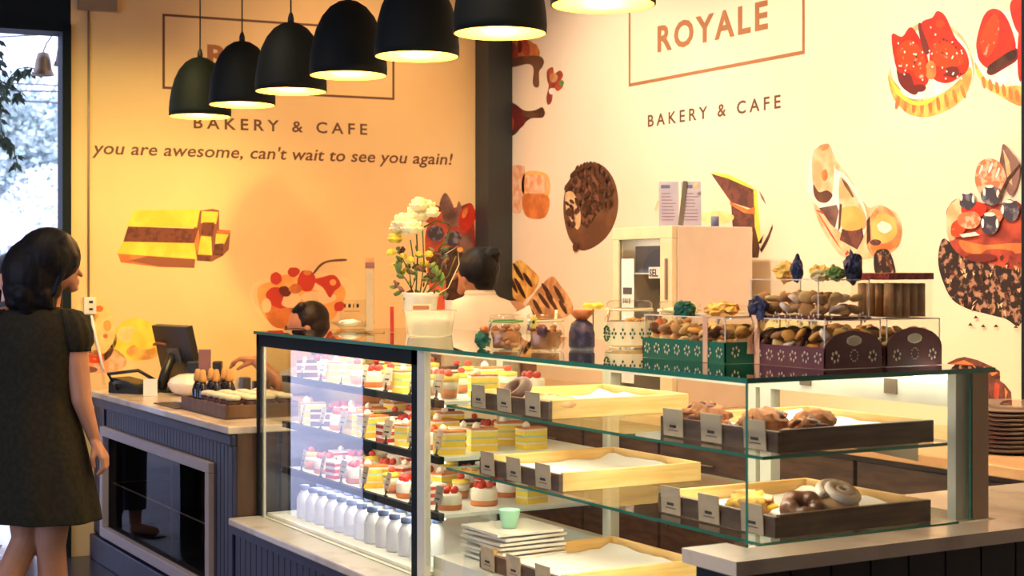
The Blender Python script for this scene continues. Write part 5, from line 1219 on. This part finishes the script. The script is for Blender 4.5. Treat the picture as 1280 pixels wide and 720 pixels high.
# --- staff with hair bun seen from behind
d4 = 7.0; base4 = frame_at(597,d4)
w4 = empty('person',base4,'staff member with black hair in a bun and cream collared shirt, from behind','person',None,-YAW)
b = MB(); m = 'skin_dark'; hc = Vector((-.005,0,1.50))
b.ball(hc,(.088,.085,.105),m,3); b.capsule(hc+Vector((-.05,.03,-.055)),.04,hc+Vector((-.07,.04,-.085)),.022,m); b.capsule(hc+Vector((-.09,.04,-.01)),.010,hc+Vector((-.107,.05,-.03)),.010,m,1); b.ball(hc+Vector((-.052,-.058,-.035)),(.011,.014,.028),m,2)
b.capsule(hc+Vector((.0,0,-.06)),.055,(.02,0,1.36),.062,m); b.capsule((-.14,0,1.31),.06,(.17,0,1.31),.06,m); b.ball((.01,0,1.15),(.15,.10,.2),m,3); b.ball((.01,0,.93),(.16,.11,.14),m,3); b.capsule((0,0,1.1),.11,(0,0,.95),.11,m)
for sx in (-1,1):
    b.capsule((.015+sx*.185,0,1.29),.05,(.015+sx*.22,.03,1.05),.04,m); b.capsule((.015+sx*.22,.03,1.05),.038,(.015+sx*.15,.22,1.0),.026,m)
    add_hand(b,(.015+sx*.15,.22,1.0),(.015+sx*.12,.29,1.0),(.015+sx*.11,.32,.99),(.015+sx*.105,.335,.97),(.0,.0,.0185),m,((.015+sx*.13,.24,1.01),(.015+sx*.10,.26,1.02),(.015+sx*.09,.28,1.01)))
    b.capsule((sx*.085,0,.88),.09,(sx*.09,0,.47),.058,m); b.capsule((sx*.09,0,.47),.055,(sx*.10,0,.08),.038,m); b.capsule((sx*.10,0,.045),.036,(sx*.11,.13,.04),.028,m)
remesh(b.build('person_body',w4),.006,4)
remesh(MB().ball(hc+Vector((.012,-.012,.018)),(.098,.094,.100),'hair',3).ball(hc+Vector((.03,-.02,-.03)),(.070,.070,.065),'hair',3).ball(hc+Vector((.070,-.03,.078)),(.046,.046,.040),'hair',3,None,.3,8).build('hair',w4),.005,2)
rr = [ell(.015,0,rx,ry,z,40,f_,6) for z, rx, ry, f_ in ((1.405,.062,.062,0),(1.385,.085,.078,0),(1.365,.14,.09,0),(1.33,.195,.10,0),(1.27,.205,.112,.002),(1.15,.185,.12,.003),(.98,.18,.13,.004),(.82,.19,.14,.005))]
sh = MB().loft(rr,'white_shirt',cap=False).build('shirt',w4)
MB().lathe([(.060,-.01),(.070,.0),(.074,.018),(.066,.032),(.062,.030)],(.012,0,1.385),'white_shirt',32).build('collar',sh)
for sx in (-1,1): MB().tube([(.015+sx*.16,0,1.32),(.015+sx*.20,.005,1.22),(.015+sx*.215,.02,1.12)],[.07,.068,.062],'white_shirt',20).build('sleeve',sh)
for sx in (-1,1): MB().loft([[Vector((sx*.09+r_*math.cos(t),r_*math.sin(t),z)) for t in [2*PI*i/20 for i in range(20)]] for z, r_ in ((.88,.105),(.47,.08),(.07,.07))],'denim',cap=False).build('trouser_leg',w4)

# ================================================================ OUTSIDE
random.seed(21)
def tree(loc, R_, hgt, m, label):
    e = empty('street_tree',loc,label,'tree','trees across the street')
    b = MB(); b.tube([(0,0,0),(R_*.05,0,hgt*.3),(0,R_*.05,hgt*.6)],[R_*.09,R_*.07,R_*.03],'trunk',8)
    for k in range(5): a = k*1.3; b.tube([(0,0,hgt*.4),(R_*.4*math.cos(a),R_*.4*math.sin(a),hgt*.7)],[R_*.04,R_*.015],'trunk',6)
    b.build('trunk',e)
    b = MB(); i = b.mi(m)
    lobes = [(random.gauss(0,.42)*R_,random.gauss(0,.42)*R_,hgt*random.uniform(.35,.95),R_*random.uniform(.25,.45)) for _ in range(22)]
    for (x,y,z,r_) in lobes:
        for _ in range(150):
            v = Vector((random.gauss(0,1),random.gauss(0,1),random.gauss(0,1))).normalized()*r_*random.uniform(.7,1.05)
            c = Vector((x,y,z))+v; s_ = R_*.04*random.uniform(.7,1.4)
            a1 = Vector((random.gauss(0,1),random.gauss(0,1),random.gauss(0,1))).normalized(); a2 = a1.orthogonal().normalized()
            f = b.bm.faces.new([b.bm.verts.new(c+a1*s_),b.bm.verts.new(c+a2*s_),b.bm.verts.new(c-a1*s_),b.bm.verts.new(c-a2*s_)]); f.material_index = i
    b.build('crown',e,recalc=False)
def outp(px, d): q = ray(px,HOR)*d; return Vector((q.x,q.y,-.02))
for px, d, R_, hg, m, lb in ((20,30,1.9,5.0,'tree_pale','pale leafy tree left of centre beyond the doorway'),(78,38,2.0,5.4,'tree_mid','dark bluish tree behind the right doorpost'),(45,24.5,1.2,2.7,'tree_white','tree coloured whitish by painted glare in the middle of the doorway view'),(-12,42,2.2,5.4,'tree_mid','dark bluish tree at the left edge beyond the doorway'),(90,27,1.3,3.2,'tree_white','whitish tree close to the right doorpost'),(60,50,2.6,7.2,'tree_mid','tall dark tree farthest back beyond the doorway'),(8,56,3.0,7.6,'tree_pale','pale tree farthest back at the left edge')):
    tree(outp(px,d),R_,hg,m,lb)
# white pitched canopy and low wall
q = outp(5,20); e = empty('market_canopy',q,'white pitched canopy roof beyond the doorway above the hair','canopy',None,-YAW)
b = MB(); b.poly([(-2.2,-1.2,1.85),(.55,-1.2,1.85),(-.4,0,2.45),(-2.2,0,2.45)],'white_roof',thick=(0,0,.04)); b.poly([(-2.2,1.2,1.85),(.55,1.2,1.85),(-.4,0,2.45),(-2.2,0,2.45)],'white_roof',thick=(0,0,.04)); b.build('roof_cover',e)
for x,y in ((.45,-1.1),(.45,1.1),(-2.1,-1.1),(-2.1,1.1)): MB().box((x-.03,y-.03,0),(x+.03,y+.03,1.86),'grey_blue').build('post',e)
q = outp(60,23); e = empty('garden_wall',q,'pale wall across the street beyond the doorway','wall',None,-YAW)
MB().box((-6,0,0),(6,.2,1.6),'white_roof').build('wall_body',e); MB().box((-6,-.05,1.6),(6,.25,1.68),'grey_blue').build('coping',e)
# overhead cables
for i,(pa,pb,lb) in enumerate((((-5,101),(88,106),'upper overhead cable crossing the sky beyond the doorway'),((-5,111),(88,113),'middle overhead cable beyond the doorway'),((-5,122),(88,128),'lowest overhead cable beyond the doorway'),((-5,44),(88,40),'topmost thin overhead cable beyond the doorway'))):
    a, c = P(pa[0],pa[1],d=16), P(pb[0],pb[1],d=16.6); dd = (c-a); a = a-dd*3; c = c+dd*2
    o = MB().tube([a,(a+c)/2-Vector((0,0,.02)),c],.011 if i else .009,'plastic_grey',6).build('overhead_cable'); tag(o,lb,'cable','overhead cables in the street')
# vine and bells hanging in the doorway (just outside)
random.seed(33)
vd = 8.75
e = empty('hanging_vine',P(-6,30,d=vd),'leafy vine hanging at the left edge of the doorway','vine'); org = Vector(e.location)
def vr(px,py,dd=0): return P(px,py,d=vd+dd)-org
stems = [[(-6,30),(-2,80),(2,120),(0,150),(4,175)],[(2,120),(10,100),(22,86),(34,84),(46,86)],[(2,165),(8,175),(16,185),(22,205)],[(-4,70),(2,78)],[(0,100),(14,110),(26,116)]]
b = MB()
for s_ in stems: b.tube([vr(*p) for p in s_],.0035,'vine',6)
b.build('stems',e)
b = MB(); i = b.mi('vine')
for s_ in stems:
    for (x0,y0),(x1,y1) in zip(s_,s_[1:]):
        for k in range(4):
            t = random.random(); x, y = x0+(x1-x0)*t+random.uniform(-4,4), y0+(y1-y0)*t+random.uniform(-2,6); c = vr(x,y,random.uniform(-.08,.08))
            for lv in range(4):
                a = random.uniform(-2.6,-.5); L_ = random.uniform(.035,.07); d1 = Vector((math.cos(a)*cs,-math.cos(a)*sn,math.sin(a))); d1.x += random.uniform(-.2,.2); n2 = d1.orthogonal().normalized(); n3 = d1.cross(n2)
                wv = (n2*random.random()+n3*random.random()).normalized()*L_*.2
                f = b.bm.faces.new([b.bm.verts.new(c),b.bm.verts.new(c+d1*L_*.45+wv),b.bm.verts.new(c+d1*L_),b.bm.verts.new(c+d1*L_*.45-wv)]); f.material_index = i
b.build('leaves',e,recalc=False)
def bell(px,ytop,s_,label,twig):
    e = empty('hanging_bell',P(px,ytop,d=8.6),label,'bell','bells hung in the doorway')
    MB().lathe([(0,-.02*s_),(.03*s_,-.03*s_),(.042*s_,-.07*s_),(.048*s_,-.12*s_),(.062*s_,-.155*s_),(.058*s_,-.155*s_),(.04*s_,-.12*s_),(0,-.04*s_)],(0,0,0),'brass',20).build('bell_body',e)
    MB().tube([(0,0,-.13*s_),(0,0,-.04*s_)],.004,'cord',6).build('clapper',e)
    MB().tube([(0,0,-.02*s_),(.02,0,.03),(.06,0,.09),(.06,0,twig)],.004,'vine',6).build('hanger',e)
zt_ = 2.80
for px,yt,s_,lb in ((54,60,1.0,'brass bell hanging in the doorway left of the other bell'),(80,50,.95,'darker bell hanging right beside the doorpost')):
    z_ = P(px,yt,d=8.6).z; bell(px,yt,s_,lb,zt_-z_+.2)

# ================================================================ LIGHTS
def area(name, loc, target, size, energy, col, sy=None, spread=None):
    l = bpy.data.lights.new(name,'AREA'); l.energy = energy; l.color = col; l.size = size
    if sy: l.shape = 'RECTANGLE'; l.size_y = sy
    if spread: l.spread = spread
    o = bpy.data.objects.new(name,l); C.objects.link(o); o.location = loc
    o.rotation_euler = (Vector(target)-Vector(loc)).to_track_quat('-Z','Y').to_euler(); return o
def spot(loc, target, energy, col, ang=70, blend=.8, r=.05):
    l = bpy.data.lights.new('unseen_spot','SPOT'); l.energy = energy; l.color = col; l.spot_size = math.radians(ang); l.spot_blend = blend; l.shadow_soft_size = r
    o = bpy.data.objects.new('unseen_spot',l); C.objects.link(o); o.location = loc
    o.rotation_euler = (Vector(target)-Vector(loc)).to_track_quat('-Z','Y').to_euler(); return o
warm = (1,.80,.52)
for y in (2.2,3.6,5.0,6.4): spot((2.9,y,3.25),(4.42,y+.1,1.75),150,(1,.87,.68),95,.9,.08)
spot((1.5,6.3,3.28),(2.38,8.05,1.6),170,(1,.80,.28),55,1,.08); spot((3.4,6.5,3.25),(3.5,7.9,2.1),70,(1,.66,.34),90,.9,.08)
spot((1.6,3.6,3.25),(2.4,4.2,1.0),60,(1,.78,.5),80,.9,.1)
spot((1.5,5.5,3.25),(2.3,6.6,.9),60,(1,.75,.45),75,.9,.1)
def strip(loc, w_, l_, energy, tilt, col=(1,.92,.72)):
    l = bpy.data.lights.new('case_light','AREA'); l.shape = 'RECTANGLE'; l.size = w_; l.size_y = l_; l.energy = energy; l.color = col
    o = bpy.data.objects.new('case_light',l); C.objects.link(o); o.location = loc; o.rotation_euler = (0,math.radians(tilt),0)
strip((2.5,3.55,ZT-.03),.5,1.4,5,0); strip((2.5,5.1,ZT-.03),.5,1.2,5,0)
for z in SA: strip((2.4,3.55,z-.01),.05,1.4,3,0)
for z in SB: strip((XC+.135,5.1,z-.026),.02,1.3,2.2,-25)
strip((XC+.03,5.1,ZT-.03),.02,1.3,2.2,-30)
spot((.2,2.6,3.25),(2.3,3.3,1.1),130,(1,.82,.6),60,.9,.12)  # added warm front fill to lighten the tray fronts, no fixture modelled
spot((.6,5.0,3.25),(2.2,5.2,.8),45,(1,.82,.6),60,.9,.12)  # added front fill on the cake section, same unseen source
strip((4.08,5.56,1.66),.2,.3,.9,0)
area('window_daylight',(-4.5,3.75,1.6),(0,3.75,1.2),2.2,42,(.55,.62,1),5.4)
area('room_fill_ceiling',(-.5,2.5,3.3),(-.5,2.5,0),2.5,18,(1,.82,.6),4)
sun = bpy.data.lights.new('sun','SUN'); sun.energy = 2.5; sun.angle = .02; sun.color = (1,.97,.92); so = bpy.data.objects.new('sun',sun); C.objects.link(so); so.rotation_euler = (math.radians(40),math.radians(-20),0)

wd = bpy.data.worlds.new('world'); bpy.context.scene.world = wd; wd.use_nodes = True
nt = wd.node_tree; bg = nt.nodes['Background']; bg.inputs[0].default_value = (.60,.66,1,1); bg.inputs[1].default_value = 3.0
sc = bpy.context.scene
sc.view_settings.view_transform = 'Standard'; sc.view_settings.look = 'None'; sc.view_settings.gamma = 1; sc.view_settings.exposure = 0.25; sc.view_settings.use_curve_mapping = False
